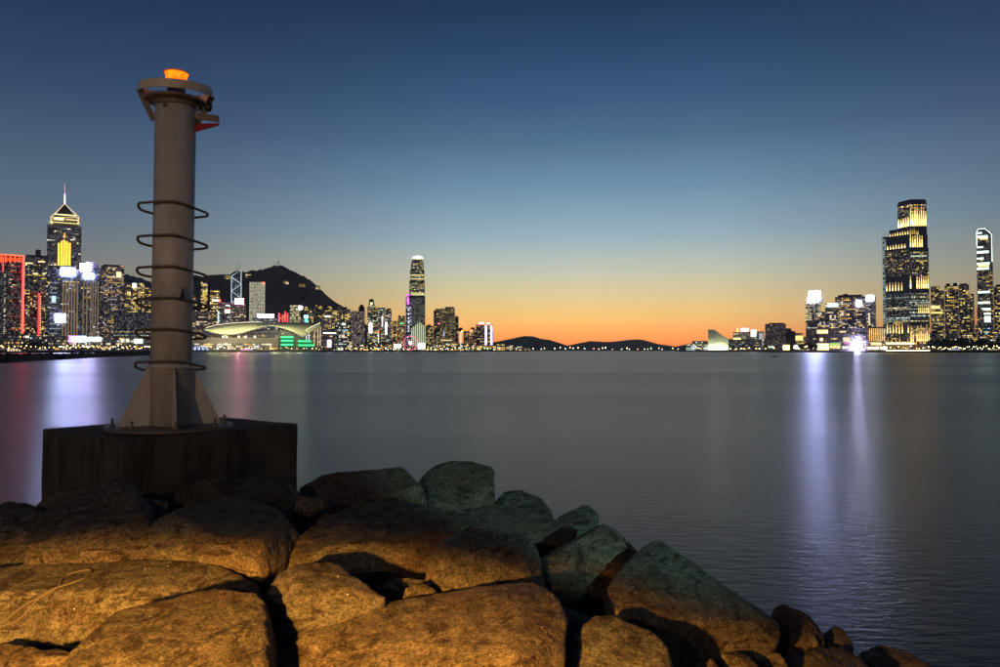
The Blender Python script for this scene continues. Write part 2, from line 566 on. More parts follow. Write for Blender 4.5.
def tower(label, x0, x1, yt, D, mat='fconc', win=None, name='tower_block', steps=(), roof=(), signs=(), depth=None, cat='building', group=None, yaw=0.0):
    """steps: extra boxes (x0,x1,yt,yb); roof: plant rooms (x0,x1,yt); signs: (part,x0,x1,y0,y1,colour,strength)"""
    b = Bld(name, label, (x0 + x1) / 2, D, cat, group)
    b.box(x0, x1, yt, None, mat=mat, win=win, depth=depth, yaw=yaw)
    for st in steps: b.box(st[0], st[1], st[2], st[3], dy=2.5, mat=mat, win=win, part='upper_storeys')
    for r_ in roof: b.box(r_[0], r_[1], r_[2], r_[3] if len(r_) > 3 else yt + .3, dy=4, mat='roof', part='roof_plant_room')
    for g in signs: b.panel(g[0], *g[1:5], E_(g[5], g[6]))
    b.done()
    return b

random.seed(11)
# --- Wan Chai side -------------------------------------------------------
b = Bld('office_tower', 'dark tower with glowing red top band and red light lines down its edge', 10, 1380)
b.box(-22, 23.5, 256, None, mat='fred', win=W_(.05, WARM, 1.0))
b.box(-22, 23.5, 253.2, 256.2, dy=.5, mat='roof', part='roof_plant_room')
b.panel('red_crown_light', -22, 23.4, 253.6, 255.6, E_((1, .05, .02), 8))
for k in range(9): b.panel('red_crown_fin', -18+k*4.6, -16.6+k*4.6, 256, 262.5, E_((1, .08, .02), 2.4), .8)
b.panel('red_crown_glow_panel', -22, 23.2, 255.8, 262, E_((1, .07, .02), 1.3), .3, .1)  # red light on the facade top put in as an emissive sheet
b.panel('red_edge_light', 22.6, 23.5, 256, 333, E_((1, .035, .025), 9))
b.panel('red_edge_light', 2.6, 3.6, 256, 273, E_((1, .12, .12), 1.2))
for y in (266, 272, 279, 287, 292, 301, 306.5, 316, 329): b.panel('red_floor_light', 8, 22.4, y, y + .45, E_((1, .07, .08), .75))
b.done()
b = tower('slim beige residential tower with columns of warm windows before the red edged tower', -1, 9.5, 272, 1240, 'fwarm', W_(.5, [(1, .8, .5), (1, .86, .6)], 1.1, mode='columns', cw=2.2))
b = tower('dark wide block with a row of warm top floor lights beside the red edged tower', 24.2, 47, 256, 1720, 'fglass', W_(.05, YEL, 1.6), roof=[(35.5, 41, 249.5), (26, 47, 254.6)], steps=())
for x0, x1, y in ((25.5, 33, 262.5), (38, 45, 261), (33, 38, 273), (42.5, 45.5, 273)): b.panel('lit_floor', x0, x1, y, y+1.4, E_((1, .75, .35), 1.8, False))
b = tower('narrow grey apartment block squeezed between the red edged and red lined towers', 24.2, 30, 287, 1500, 'fconc', W_(.3, YEL, 1.3))
b = tower('reddish dark tower with one vertical red light line and orange windows', 30.6, 45.6, 292.5, 1450, 'fred', W_(.16, WARM, 1.4))
b.panel('red_edge_light', 38.2, 39.4, 293, 336, E_((1, .06, .08), 1.4)); b.panel('red_roof_light', 31, 45.4, 292.7, 293.4, E_((1, .05, .07), .8))
for k in range(16): b.panel('lit_stair_window', 39.8, 41.0, 296+k*2.4, 297.2+k*2.4, E_((1, .55, .15), 1.5, False), .4)
tower('low grey podium with a row of warm shop lights below the red edged tower', -12, 29, 334, 1215, 'fconc', W_(.30, WARM, 1.6, fh=5), name='low_podium')
tower('pale low terminal block beside the reddish tower, few lights', 30, 47, 336, 1260, 'fmauve', W_(.12, WHITE, 1.0), name='low_podium')

# tall pyramid-topped tower
b = Bld('skyscraper', 'tallest dark skyscraper with gold framed crown, pyramid roof and pink lit spire', 64.5, 1600)
b.box(47.2, 81.6, 224.5, None, mat='fglass', win=W_(.09, YEL + WHITE, 1.3), depth=42)
b.panel('gold_cornice_light', 49, 79.5, 221.6, 224.2, E_((1, .86, .32), 2.6))
b.box(51, 78.6, 217, 224.5, dy=4, mat='fwarm', part='crown_wall', depth=34)
for x0, x1, y0, y1 in ((54, 64, 217.2, 220.4), (66, 78, 219.2, 220.6), (55, 76, 214.6, 215.4)): b.panel('gold_band_light', x0, x1, y0, y1, E_((1, .83, .36), 2.2), dy=4)
a0 = b.loc(53, 217, 4); a1 = b.loc(76.5, 217, 4); ap = b.loc(64.8, 203.5, 20)
bm = bmesh.new(); q = [bm.verts.new(p) for p in ((a0.x, 6, a0.z), (a1.x, 6, a0.z), (a1.x, 36, a0.z), (a0.x, 36, a0.z), (ap.x, 21, ap.z))]
for f in ((0,1,4), (1,2,4), (2,3,4), (3,0,4), (3,2,1,0)): bm.faces.new([q[i] for i in f])
mesh_obj('pyramid_roof', bm, M['roof'], b.root)
def wpath(b, part, pts, r, mat, dy=0.0, seg=6):
    bm = bmesh.new(); add_tube(bm, [b.loc(x, y, dy) for x, y in pts], r, seg)
    return mesh_obj(part, bm, mat, b.root)
go = E_((1, .68, .30), 1.6)
wpath(b, 'gold_frame_light', [(51.2, 224), (50.8, 217), (55.5, 213), (64.6, 203.8), (74, 212.6), (78.8, 217), (78.6, 224)], .75, go, dy=3)
wpath(b, 'gold_frame_light', [(52.4, 224), (52.2, 217.5), (77.6, 217.5), (77.6, 224)], .6, go, dy=3.2)
bm = bmesh.new(); p0 = b.loc(64.8, 204, 20); p1 = b.loc(64.8, 194, 20); p2 = b.loc(64.8, 182, 20)
add_tube(bm, [p0, p1], [1.6, 1.1], 8); mesh_obj('spire_base', bm, E_((.95, .45, 1.0), 3.0), b.root)
bm = bmesh.new(); add_tube(bm, [p1, p2], [1.0, .35], 8); mesh_obj('spire', bm, E_((1, .50, .55), .75), b.root)
for x0, x1, y0 in ((58, 59.4, 243), (60.6, 62, 241.5), (63.2, 64.9, 240), (66, 67.6, 241.5), (68.8, 70.4, 243)): b.panel('gold_bar_light', x0, x1, y0, 265.5, E_((1, .62, .05), 2.0))
b.panel('gold_bar_light', 63.7, 65.3, 233.2, 238, E_((1, .5, .05), 1.2))
b.done()

BW = (.42, .52, 1.0)
b = tower('dark glass tower with blue white rooftop sign and lit vertical lines before the skyscraper', 48, 79.4, 268.5, 1400, 'fglass', W_(.07, COOL + YEL, 1.2), roof=[(60, 76, 266.2)])
for x in (62.6, 65.6, 68.4, 71.4, 74.2, 77): b.panel('vertical_light_line', x, x + .5, 282, 336, E_((1, .68, .35), .24, False), .3)
b.panel('rooftop_sign', 61, 74.8, 268, 275.8, E_(BW, 150)); b.panel('facade_sign', 55.5, 65, 314, 322.4, E_((.55, .58, 1.0), 90)); b.panel('facade_sign', 51.8, 55.8, 296, 302, E_((.3, .5, 1), 2.2))
for k in range(11): b.panel('lit_floor', 49.5, 57 if k % 3 else 60, 282 + k*5.1, 283.2 + k*5.1, E_((.75, .85, .9), .35, False), .3)
b = tower('dark round shouldered tower with two glowing violet white rooftop signs', 79.8, 100, 267, 1420, 'fglass', W_(.06, COOL + YEL, 1.2), steps=[(82, 98.5, 264, 267.2), (86, 95.5, 261.6, 264.2)])
for x in (83, 86.6, 90.4, 92.6, 95, 97.6): b.panel('vertical_light_line', x, x + .45, 281, 336, E_((1, .72, .42), .2, False), .3)
b.panel('rooftop_sign', 80, 90.4, 263.4, 271.4, E_((.62, .48, 1.0), 130)); b.panel('rooftop_sign', 84, 93.6, 273.4, 279, E_(BW, 120))
tower('broad tower of dense dim windows with one orange lit top corner', 100.4, 124.4, 265.5, 1460, 'fmauve', W_(.30, WARM + [(.9, .7, .7)], .8), roof=[(103, 123, 264.4)],
      signs=[('lit_corner_room', 116.6, 121, 272, 277.6, (1, .75, .35), 2.0), ('lit_floor', 107, 115, 276.6, 277.6, (1, .7, .3), 1.5), ('rooftop_light', 120.5, 123.4, 265.9, 266.8, (1, .35, .2), 1.4)])
tower('dark banded office slab with green tinted floor lines near the beacon', 114, 152, 312, 1400, 'fband', W_(.20, [(.7, .8, .6), (.9, .8, .5), (.8, .6, .3)], .65, mode='bands'))
for i, (x0, x1, yt, lb) in enumerate(((124.6, 131, 283, 'hillside apartment tower with dense yellow windows beside the orange cornered tower'), (131.2, 138, 286, 'hillside apartment tower with bright blue white top sign and yellow windows'),
                      (138.4, 144.4, 282.5, 'hillside apartment tower with crowded amber windows above the banded slab'), (144.8, 151, 287, 'hillside apartment tower of sparse amber windows hard by the beacon'),
                      (151.5, 161, 280, 'hillside apartment tower hidden behind the beacon column'), (161.4, 172, 284, 'broad hillside tower hidden behind the beacon column'), (172.5, 184, 281, 'amber windowed tower hidden behind the beacon column'))):
    tower(lb, x0, x1, yt, 2100 + 60 * (i % 3), 'fwarm', W_(.42, YEL + [(1, .6, .15)], 1.5, cw=4.2, fh=4.4), signs=[('rooftop_sign', 128.6 + 4, 132.4 + 4, 283.4, 287.4, (.5, .65, 1), 12)] if i == 1 else [])
b = tower('long low waterfront podium carrying a magenta and cyan light screen', 48, 152, 336, 1290, 'fconc', W_(.25, WARM + WHITE, 1.4, fh=4.5), name='low_podium')
cols = [(.9, .12, .75), (.55, .25, 1), (.95, .3, .8), (.35, .4, 1), (.3, .6, 1), (.25, .7, 1)]
for k, c_ in enumerate(cols): b.panel('light_screen_panel', 69 + k*2.9, 71.7 + k*2.9, 336, 342.2, E_(c_, 7))
for k in range(5): b.panel('lit_sign_letter', 87.4 + k*2.9, 89.7 + k*2.9, 337.6 - (k % 2)*.3, 341.4, E_((.85, 1, .9), 9))
for k in range(3): b.panel('lit_sign_letter', 134.2 + k*2.9, 136.5 + k*2.9, 339.2, 343, E_((.8, 1, .8), 7))
b.panel('lit_shop_front', 121, 124, 339, 342, E_((1, .95, .6), 2.5)); b.panel('lit_shop_front', 126, 129, 339, 342, E_((1, .9, .5), 2.5))
b.done()

# --- Central behind the exhibition centre --------------------------------
tower('yellow windowed residential tower just past the beacon column', 189.6, 197, 296, 2300, 'fwarm', W_(.5, YEL, 1.7, cw=4.5, fh=4.6))
tower('slim tall amber residential tower on the lower slope', 201, 207.6, 281.5, 2500, 'fwarm', W_(.5, YEL, 1.9, cw=5, fh=5), roof=[(203, 206, 279.5)])
tower('amber residential tower with stepped lights and white rooftop letters', 210, 219.8, 290, 2450, 'fwarm', W_(.35, YEL, 1.8, cw=5, fh=5), signs=[('rooftop_sign', 212.4, 218.6, 299.6, 301.2, (.9, .95, 1), 3), ('red_sign', 218.8, 220.6, 299.2, 302, (1, .08, .04), 6)])
tower('dark office block with a red and white glowing sign and white corner line', 217.6, 231.4, 302, 2200, 'fglass', W_(.12, WHITE, 1.1), signs=[('rooftop_sign', 225, 230, 309.6, 313, (1, .30, .22), 9), ('vertical_light_line', 217.9, 218.9, 311, 323, (.6, .95, 1), 1.6), ('rooftop_sign', 225.6, 229.6, 305, 306, (.8, .95, 1), 2.5)])
tower('dim block of orange windows between the slim amber tower and the dark office', 190, 217, 311, 2150, 'fconc', W_(.16, WARM, 1.3, cw=4.5, fh=4.5))
b = Bld('skyscraper', 'angular glass skyscraper outlined by white zigzag light lines with twin masts', 236.3, 2850)
b.box(231.2, 241.4, 276, None, mat='fglass', depth=40, win=W_(.05, WHITE, 1))
a0 = b.loc(231.2, 276); a1 = b.loc(241.4, 270); a2 = b.loc(236, 276)
bm = bmesh.new(); q = [bm.verts.new(p) for p in ((a0.x, .02, a0.z), (a1.x, .02, a0.z), (a1.x, .02, a1.z), (a0.x, 39, a0.z), (a1.x, 39, a0.z), (a1.x, 39, a1.z))]
for f in ((0,1,2), (5,4,3), (0,3,4,1), (1,4,5,2), (2,5,3,0)): bm.faces.new([q[i] for i in f])
mesh_obj('sloping_top', bm, M['fglass'], b.root)
wl = E_((.72, .9, 1.0), 1.5)
for pts in ([(231.4, 303), (231.4, 276), (241.2, 270.2), (241.2, 298)], [(231.4, 277), (241.2, 284), (231.4, 291), (241.2, 298), (231.4, 303)], [(231.4, 290), (231.4, 304)]): wpath(b, 'light_line', pts, .9, wl, dy=-1)
for x in (236.4, 239.4): wpath(b, 'mast', [(x, 271.5), (x, 262)], .7, M['white_metal'], dy=12)
b.done()
tower('block in front of the zigzag skyscraper with a bright pink rooftop sign', 231, 246, 303, 2150, 'fglass', W_(.14, WARM, 1.1), signs=[('rooftop_sign', 235, 243.6, 298.6, 304, (1, .20, .42), 55)])
b = tower('wide pale lit office slab with every floor glowing behind the curved roof', 249.4, 265.2, 281.4, 2300, 'fpale', W_(.96, [(1, .92, .62), (.9, 1, .72)], 1.0, mode='grid', cw=4.6, fh=4.2, fill=(.72, .62), vary=.35), signs=[('rooftop_sign', 262.2, 264.8, 282.2, 284.4, (1, .12, .08), 4)])
tower('low block under a long violet white rooftop sign behind the curved roof', 254, 279, 318, 2120, 'fconc', W_(.2, WHITE, 1.2), signs=[('rooftop_sign', 257.2, 274, 314, 317.6, (.75, .65, 1), 9)])
b = tower('dark block edged with tall red light columns behind the curved roof', 277.6, 290, 314, 2160, 'fglass', W_(.1, WARM, 1))
for x, y in ((278.6, 313), (282.2, 315), (284.4, 311.4), (287, 313)): b.panel('red_light_column', x, x + 1.1, y, 322, E_((1, .07, .07), 2.4))
tower('bright cream lit tower with white rooftop light beside the red columns', 290, 300.6, 304.6, 2180, 'fpale', W_(.85, [(1, .88, .5), (1, .8, .4)], 1.0, mode='grid', cw=4, fh=4.2), roof=[(292, 297, 303.4)], signs=[('rooftop_sign', 298.6, 302.4, 306, 309.4, (.95, .95, 1), 14)])
tower('small block with a cyan lit sign beside the cream tower', 301, 309, 318, 2150, 'fglass', W_(.25, WHITE, 1.2), signs=[('cyan_sign', 304, 308.2, 315.4, 317.8, (.35, .75, 1), 9), ('teal_light_panel', 305, 307.4, 318, 322.4, (.1, .7, .65), 2)])
RL = 'dim hillside apartment tower with scattered yellow windows right of the cream lit tower'
for x0, x1, yt in ((303, 309, 305), (310, 313.4, 308), (314, 317.4, 304.6), (318, 322.4, 305.6), (323, 327, 310), (327.6, 331.6, 306), (332, 337, 309), (337.4, 341, 306.4)):
    tower(RL, x0, x1, yt, 2750 + 40 * (int(x0) % 4), 'fwarm', W_(.26, YEL, 1.4, cw=5, fh=5), group='apartment towers on the lower hillside')
tower('brown block with a row of amber lights right of the curved roof', 320, 331, 318, 2400, 'fwarm', W_(.25, WARM, 1.1, cw=4.6), signs=[('rooftop_light', 325, 329.6, 315.6, 317.2, (.8, .95, .9), 3)])
tower('tan block with a pale roof line and a glowing violet screen', 323, 336.4, 333.6, 1850, 'fwarm', W_(.08, WARM, 1), signs=[('roof_edge_light', 323, 336, 332.4, 333.6, (.85, .88, 1), 2.2), ('violet_screen', 327.4, 331.2, 340, 347, (.62, .55, 1), 5)])
tower('office block with bright white and teal windows right of the violet screen', 334.6, 347.6, 322, 2500, 'fglass', W_(.4, WHITE + GREEN + [(.5, .9, 1)], 1.7, cw=4.6, fh=4.6), signs=[('rooftop_sign', 342.6, 345.4, 323.4, 325, (.9, .9, 1), 5), ('red_sign', 342, 344.6, 335.4, 337.4, (1, .25, .2), 4)])

# --- exhibition centre with the curved roof ------------------------------
b = Bld('exhibition_centre', 'exhibition centre with sweeping curved pale roof over glass halls and green lit bays', 262, 1860)
b.box(188, 278, 337.6, None, mat='fmauve', depth=60, part='podium_wall')
b.box(205, 300, 330, 338, dy=10, mat='fglass', depth=80, part='glass_hall', win=W_(.05, WARM, 1.4))
b.box(278, 318, 336, None, dy=6, mat='fglass', depth=60, part='glass_hall')
b.box(311.5, 321, 325, None, dy=3, mat='fwarm', depth=30, part='stone_pylon', win=W_(.15, WARM, .9))
M['podium'] = M['fmauve']
b.strip(188, 276, 343, 347, (0, 0, 0)) if False else None
lit_face(b.g, b.loc(190, 350), Vector((1, 0, 0)), Vector((0, -1, 0)), b.loc(276, 350).x - b.loc(190, 350).x, 1, b.loc(200, 344).z, p=.4, pal=WARM + WHITE, s=1.8, cw=5, fh=5, rnd=b.rnd)
lit_face(b.g, b.loc(190, 343), Vector((1, 0, 0)), Vector((0, -1, 0)), b.loc(276, 343).x - b.loc(190, 343).x, b.loc(200, 343).z, b.loc(200, 338.4).z, p=.9, pal=[(.75, .6, .7)], s=.16, cw=3, fh=4, vary=.3, mode='grid', rnd=b.rnd)
for y in (336.4, 340, 344): b.panel('green_light_band', 281, 293, y, y + 1.5, E_((.05, 1, .25), 3.0))
for x0, x1, y in ((298, 311, 340.6), (298, 314, 344.6)): b.panel('green_light_band', x0, x1, y, y + 1.3, E_((.05, 1, .25), 2.6))
for x0, x1, y0, y1, c_ in ((281, 293, 337.9, 343.9, (.03, .35, .1)), (298, 313, 342, 344.5, (.03, .3, .1))): b.panel('green_glass_bay', x0, x1, y0, y1, E_(c_, .6), .5, .1)
for x in (222.5, 226, 238, 245, 254): b.panel('hall_lamp', x, x + 1.6, 336, 337.6, E_((1, .85, .45), 5), dy=0)
for x in (306, 308.6): b.panel('white_column_light', x, x + .8, 330, 340, E_((.8, .9, .9), 1.3))
for x in (314, 317.6, 320): b.panel('pylon_light', x, x + .7, 327, 346, E_((1, .75, .5), .8), dy=3)
def wing(pts_top, pts_bot, y_front, depth, part):
    """curved roof shell lofted between an upper and a lower pixel curve"""
    bm = bmesh.new(); rows = []
    n = 28
    ct = catmull([(x, y, 0) for x, y in pts_top], 12); cb = catmull([(x, y, 0) for x, y in pts_bot], 12)
    def samp(c, t_):
        i = t_ * (len(c) - 1); k = min(int(i), len(c) - 2); return c[k].lerp(c[k+1], i - k)
    for i in range(n + 1):
        t_ = i / n
        a = samp(ct, t_); c_ = samp(cb, t_)
        row = []
        for j in range(9):
            v = j / 8
            py = c_.y + (a.y - c_.y) * math.sin(v * math.pi / 2)
            row.append(bm.verts.new(b.loc(a.x + (c_.x - a.x) * (1 - v), py, y_front + depth * (1 - math.cos(v * math.pi / 2)))))
        rows.append(row)
    for p, q in zip(rows, rows[1:]):
        for j in range(8): bm.faces.new((p[j], q[j], q[j+1], p[j+1]))
    o = mesh_obj(part, bm, M['pale_roof'], b.root, True)
    so = o.modifiers.new('thick', 'SOLIDIFY'); so.thickness = 1.6
    return o
wing([(204, 328.4), (214, 325.6), (228, 323.6), (245, 322.4), (258, 322.2), (269, 324)], [(203, 329.4), (212, 332.6), (224, 334.6), (238, 334), (252, 330), (268, 325.6)], -14, 50, 'curved_roof')
wing([(266, 323.8), (280, 322.6), (296, 322.4), (308, 322.6), (320.4, 322.6)], [(267, 325), (280, 327.6), (292, 331.6), (302, 337), (306, 335.6)], -10, 60, 'curved_roof')
wing([(305, 330.6), (311, 327.2), (320.6, 322.9)], [(305, 335), (312, 332), (320.4, 326.4)], -12, 12, 'curved_roof_end')
wpath(b, 'roof_edge_light', [(206, 327.6), (216, 325), (230, 323.3), (246, 322.2), (260, 322)], .55, E_((1, .92, .62), 2.0), dy=-8)
wpath(b, 'roof_edge_light', [(306, 330), (312, 326.6), (320.4, 322.8)], .7, E_((.95, 1, .6), 2.0), dy=-12.6)
for x, y, pw in ((212, 340, 6), (224, 341.5, 9), (238, 340, 9), (252, 337, 6), (276, 336, 6), (288, 340, 7), (300, 341, 5)):
    ld = bpy.data.lights.new('roof_floodlight', 'POINT'); ld.energy = pw * 9500; ld.color = (1, .93, .42); ld.shadow_soft_size = 1.0
    lo = bpy.data.objects.new('roof_floodlight', ld); COL.objects.link(lo); lo.parent = b.root
    p_ = b.loc(x, y - 12, -42); lo.location = (p_.x, -42, p_.z)
b.done()

# --- Central waterfront --------------------------------------------------
tower('mauve grid fronted tower with a dark round roof hut', 351, 365, 311, 2700, 'fmauve', W_(.55, [(.9, .7, .65), (1, .75, .5)], .5, cw=4, fh=4.2, mode='grid'), roof=[(358.6, 364.6, 306.6), (360, 363.4, 304.6, 307)])
tower('dark slab of yellow windows left of the mauve tower', 340, 350.6, 309, 2800, 'fglass', W_(.3, YEL, 1.5, cw=5, fh=5), roof=[(343, 347, 307)])
b = tower('dark tower with a domed lantern top and a white facade sign', 367.4, 378, 307, 2680, 'fconc', W_(.28, YEL + GREEN, 1.1, cw=4.6, fh=4.6), steps=[(368.4, 375, 304, 307.3), (369, 374, 300.6, 304.3)], signs=[('facade_sign', 369.2, 372, 322.6, 333, (.85, .8, 1), 7), ('lantern_light', 370.6, 372.4, 302.6, 304.6, (1, .85, .4), 3)])
bm = bmesh.new(); pc = b.loc(371.5, 300.6, 12); add_lathe(bm, [(9, 0), (8, 3), (5, 5.5), (1, 6.5)], 12, (pc.x, 12, pc.z - .5)); mesh_obj('dome', bm, M['roof'], b.root)
tower('grey tower with a red lamp and a lit vertical strip beside the domed tower', 378, 385.4, 307.6, 2720, 'fconc', W_(.3, WARM + GREEN, .9, cw=4.6, fh=4.6), signs=[('red_lamp', 377.4, 379, 330.8, 332.6, (1, .1, .05), 6), ('vertical_light_line', 378, 378.7, 333, 346, (.9, 1, .85), 1.6), ('vertical_light_line', 381.8, 382.8, 316, 327, (.8, .75, 1), 2)])
tower('grey tower with a tall white light strip at its corner', 385.6, 391.6, 309.6, 2700, 'fconc', W_(.3, YEL + WHITE, .9, cw=4.6, fh=4.6), roof=[(387, 390.6, 308.4)], signs=[('vertical_light_line', 385.4, 386.8, 322, 334.6, (.85, .88, 1), 4.5)])
tower('narrow brown block in the dip before the stepped brown tower', 391.8, 396.6, 321, 2750, 'fwarm', W_(.3, YEL, 1.1, cw=4.6, fh=4.6))
tower('brown tower with stepped roof and a green roof light', 397, 405.6, 321, 2700, 'fwarm', W_(.42, WARM, .8, cw=4.2, fh=4.4), steps=[(398, 405, 317, 321.3)], roof=[(398.4, 400.6, 315.4, 317.3), (402.4, 405, 315.8, 317.3)], signs=[('rooftop_light', 400.4, 404, 322.8, 324, (.1, .9, .3), 1.5)])
b = tower('narrow dark tower with magenta lights climbing beside the giant round topped skyscraper', 405.8, 411.6, 297.4, 2950, 'fglass', W_(.25, [(.8, .7, .9), (.7, .8, 1)], 1.2, cw=4.6, fh=5), steps=[(407, 410, 294.6, 297.6)])
b.panel('magenta_light', 407.2, 409, 297.6, 304.6, E_((.95, .12, .75), 3.0)); b.panel('magenta_light', 406.8, 409.6, 294, 296, E_((.95, .12, .7), 2.0))
for k in range(6): b.panel('white_light', 408, 409, 309 + k*4.2, 310.8 + k*4.2, E_((.85, .75, 1), 1.8))
# giant round topped skyscraper
b = Bld('skyscraper', 'giant tapering skyscraper with a glowing white rounded crown behind the ferris wheel', 417, 3060)
secs = [(408.8, 425.2, 351, 297), (409.4, 424.8, 297, 281), (410.2, 424.4, 281, 270), (411, 423.9, 270, 262.5), (411.8, 423.4, 262.5, 258.6)]
for i, (x0, x1, yb, yt) in enumerate(secs):
    p_ = .95 if i == 0 else .5
    b.box(x0, x1, yt, yb if i else None, dy=i * 1.6, depth=56 - i * 3.2, mat='fglass', part='tower_stage',
          win=W_(.9, GREEN, .42, mode='grid', cw=4.2, fh=4.2, grad=.75, vary=.4) if i == 0 else W_(.42, GREEN + YEL, .75, cw=4.4, fh=4.4, mode='mixed'))  # panes growing denser downward also imitate the base floodlight
b.panel('mechanical_band', 409.2, 424.9, 295.6, 297.6, M['roof'], 1.5, .3); b.panel('mechanical_band', 409.9, 424.6, 280.6, 282.2, M['roof'], 1.5, .3)
for y in (292.6, 294.2, 278.4, 274.6): b.panel('lit_floor', 411, 424, y, y + 1, E_((1, .85, .35), 1.1, False), .6)
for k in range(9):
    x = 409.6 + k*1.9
    b.panel('base_floodlit_fin', x, x + .9, 322 + abs(k-5)*1.5, 346, E_((.85, 1, .62), .75, False), .5, .3)  # floodlight on the tower base put in as glowing fins
bm = bmesh.new()
pc0 = b.loc(411.8, 258.8, 6); pc1 = b.loc(423.4, 258.8, 6); wv = pc1.x - pc0.x
prof = [(.5, 0), (.485, 3), (.45, 6.5), (.38, 10), (.27, 13), (.1, 14.5)]
rings = []
for r_, z_ in prof:
    rings.append([bm.verts.new(((pc0.x+pc1.x)/2 + wv*r_*math.copysign(abs(math.cos(a))**.6, math.cos(a)), 30 + wv*r_*math.copysign(abs(math.sin(a))**.6, math.sin(a)), pc0.z + z_)) for a in [2*math.pi*k/24 for k in range(24)]])
for p, q in zip(rings, rings[1:]):
    for k in range(24): bm.faces.new((p[k], p[(k+1)%24], q[(k+1)%24], q[k]))
bm.faces.new(rings[-1])
mesh_obj('glowing_crown', bm, E_((1, .97, .72), 6), b.root)
b.panel('lit_base_hall', 418, 425, 343, 349, E_((1, .97, .78), 4))
b.done()
# ferris wheel
b = Bld('ferris_wheel', 'pink lit ferris wheel with glowing hub in front of the giant skyscraper', 410.4, 2640, 'ferris wheel')
c0 = b.loc(410.4, 343); rr = abs(b.loc(417.4, 343).x - c0.x)
bm = bmesh.new(); add_tube(bm, [(c0.x + rr*math.cos(a), 0, c0.z + rr*math.sin(a)) for a in [2*math.pi*k/40 for k in range(40)]], .8, 6, True); mesh_obj('rim', bm, E_((1, .12, .30), 2.2), b.root)
for k in range(12):
    a = 2*math.pi*k/12; bm = bmesh.new(); add_tube(bm, [c0, (c0.x + rr*math.cos(a), 0, c0.z + rr*math.sin(a))], .35, 5); mesh_obj('spoke', bm, E_((1, .2, .4), .8), b.root)
for k in range(24):
    a = 2*math.pi*(k+.5)/24; bm = bmesh.new(); x_, z_ = c0.x + (rr+1.6)*math.cos(a), c0.z + (rr+1.6)*math.sin(a)
    add_box(bm, x_-.9, x_+.9, -1, 1, z_-1, z_+1); mesh_obj('cabin', bm, M['white_metal'], b.root)
for s_ in (-1, 1):
    bm = bmesh.new(); add_tube(bm, [c0 + Vector((0, -3, 0)), (c0.x + s_*14, -6, 0)], .9, 6); mesh_obj('support_leg', bm, M['white_metal'], b.root)
bm = bmesh.new(); bmesh.ops.create_icosphere(bm, subdivisions=2, radius=6.5, matrix=Matrix.Translation(c0 + Vector((0, -4, 0)))); mesh_obj('hub_light', bm, E_((1, .35, .48), 9), b.root)
b.done()
tower('dark low block between the ferris wheel and the twin dark towers', 425.4, 433.4, 326, 2850, 'fwarm', W_(.28, YEL, 1.1, cw=4.6, fh=4.6), roof=[(427, 431, 324.6)])
tower('dark tower joined to the broad round shouldered block', 433.6, 439.6, 310.4, 2900, 'fglass', W_(.2, YEL, .9, cw=5, fh=5), signs=[('red_lamp', 438.2, 439.4, 323, 324.4, (1, .2, .25), 3)], steps=[(435, 439.4, 308.8, 310.6)])
tower('broad dark round shouldered block with dense dim yellow windows', 439.6, 455, 308.6, 2880, 'fglass', W_(.5, YEL + WARM, .42, cw=4.6, fh=4.6), steps=[(445, 454, 306.8, 308.8)], signs=[('lit_floor', 440.6, 452, 339.8, 340.8, (1, .8, .4), 1.1), ('blue_light', 443.4, 444.4, 331, 336, (.5, .6, 1), 1.2)])
tower('lower shoulder block at the end of the dark twin towers', 455, 458.6, 316, 2900, 'fglass', W_(.3, YEL, .7, cw=5, fh=5))
b = Bld('control_tower', 'slender white lit tower topped by a dark ball on the waterfront', 460.6, 2780, 'tower')
bm = bmesh.new(); pc = b.loc(460.6, 331.5); add_lathe(bm, [(4.6, 0), (3.6, 12), (3.4, pc.z)], 12, (0, 6, 0)); mesh_obj('shaft', bm, E_((1, .9, .72), .85), b.root)
bm = bmesh.new(); bmesh.ops.create_icosphere(bm, subdivisions=2, radius=8.6, matrix=Matrix.Translation((0, 6, pc.z + 7))); mesh_obj('ball', bm, M['metal_dark'], b.root)
bm = bmesh.new(); bmesh.ops.create_icosphere(bm, subdivisions=2, radius=2.6, matrix=Matrix.Translation((5, -1, pc.z + .5))); mesh_obj('orange_lamp', bm, E_((1, .6, .15), 8), b.root)
b.done()
tower('small brown block right of the ball topped tower', 463.4, 469.4, 331, 2850, 'fwarm', W_(.35, YEL, .9, cw=5, fh=5))
tower('dark brown block with a red roof lamp', 469.6, 476, 329, 2830, 'fwarm', W_(.25, WARM, .8, cw=5, fh=5), roof=[(471, 474.6, 327.4)], signs=[('red_lamp', 470.4, 472.4, 329.8, 331.6, (1, .16, .08), 6)])
b = tower('twin shaft block with pink and blue light columns and a red roof line', 476, 493.2, 324, 2800, 'fred', W_(.2, WARM, 1.1, cw=5, fh=5))
for x in (485, 490.4): b.panel('pink_light_column', x, x + 2, 325.6, 345, E_((.78, .62, 1), 2.6)); b.panel('blue_light_column', x + .2, x + 1.8, 331, 334.6, E_((.4, .6, 1), 3), .4, 1.8)
for x0, x1 in ((476.4, 487), (488, 493)): b.panel('red_roof_line', x0, x1, 324, 325, E_((1, .15, .12), 2.2))
b.panel('rooftop_light', 479.4, 484, 322.4, 323.8, E_((1, .9, .9), 5)); b.panel('rooftop_light', 486.6, 490, 323, 324, E_((1, .9, .9), 4))
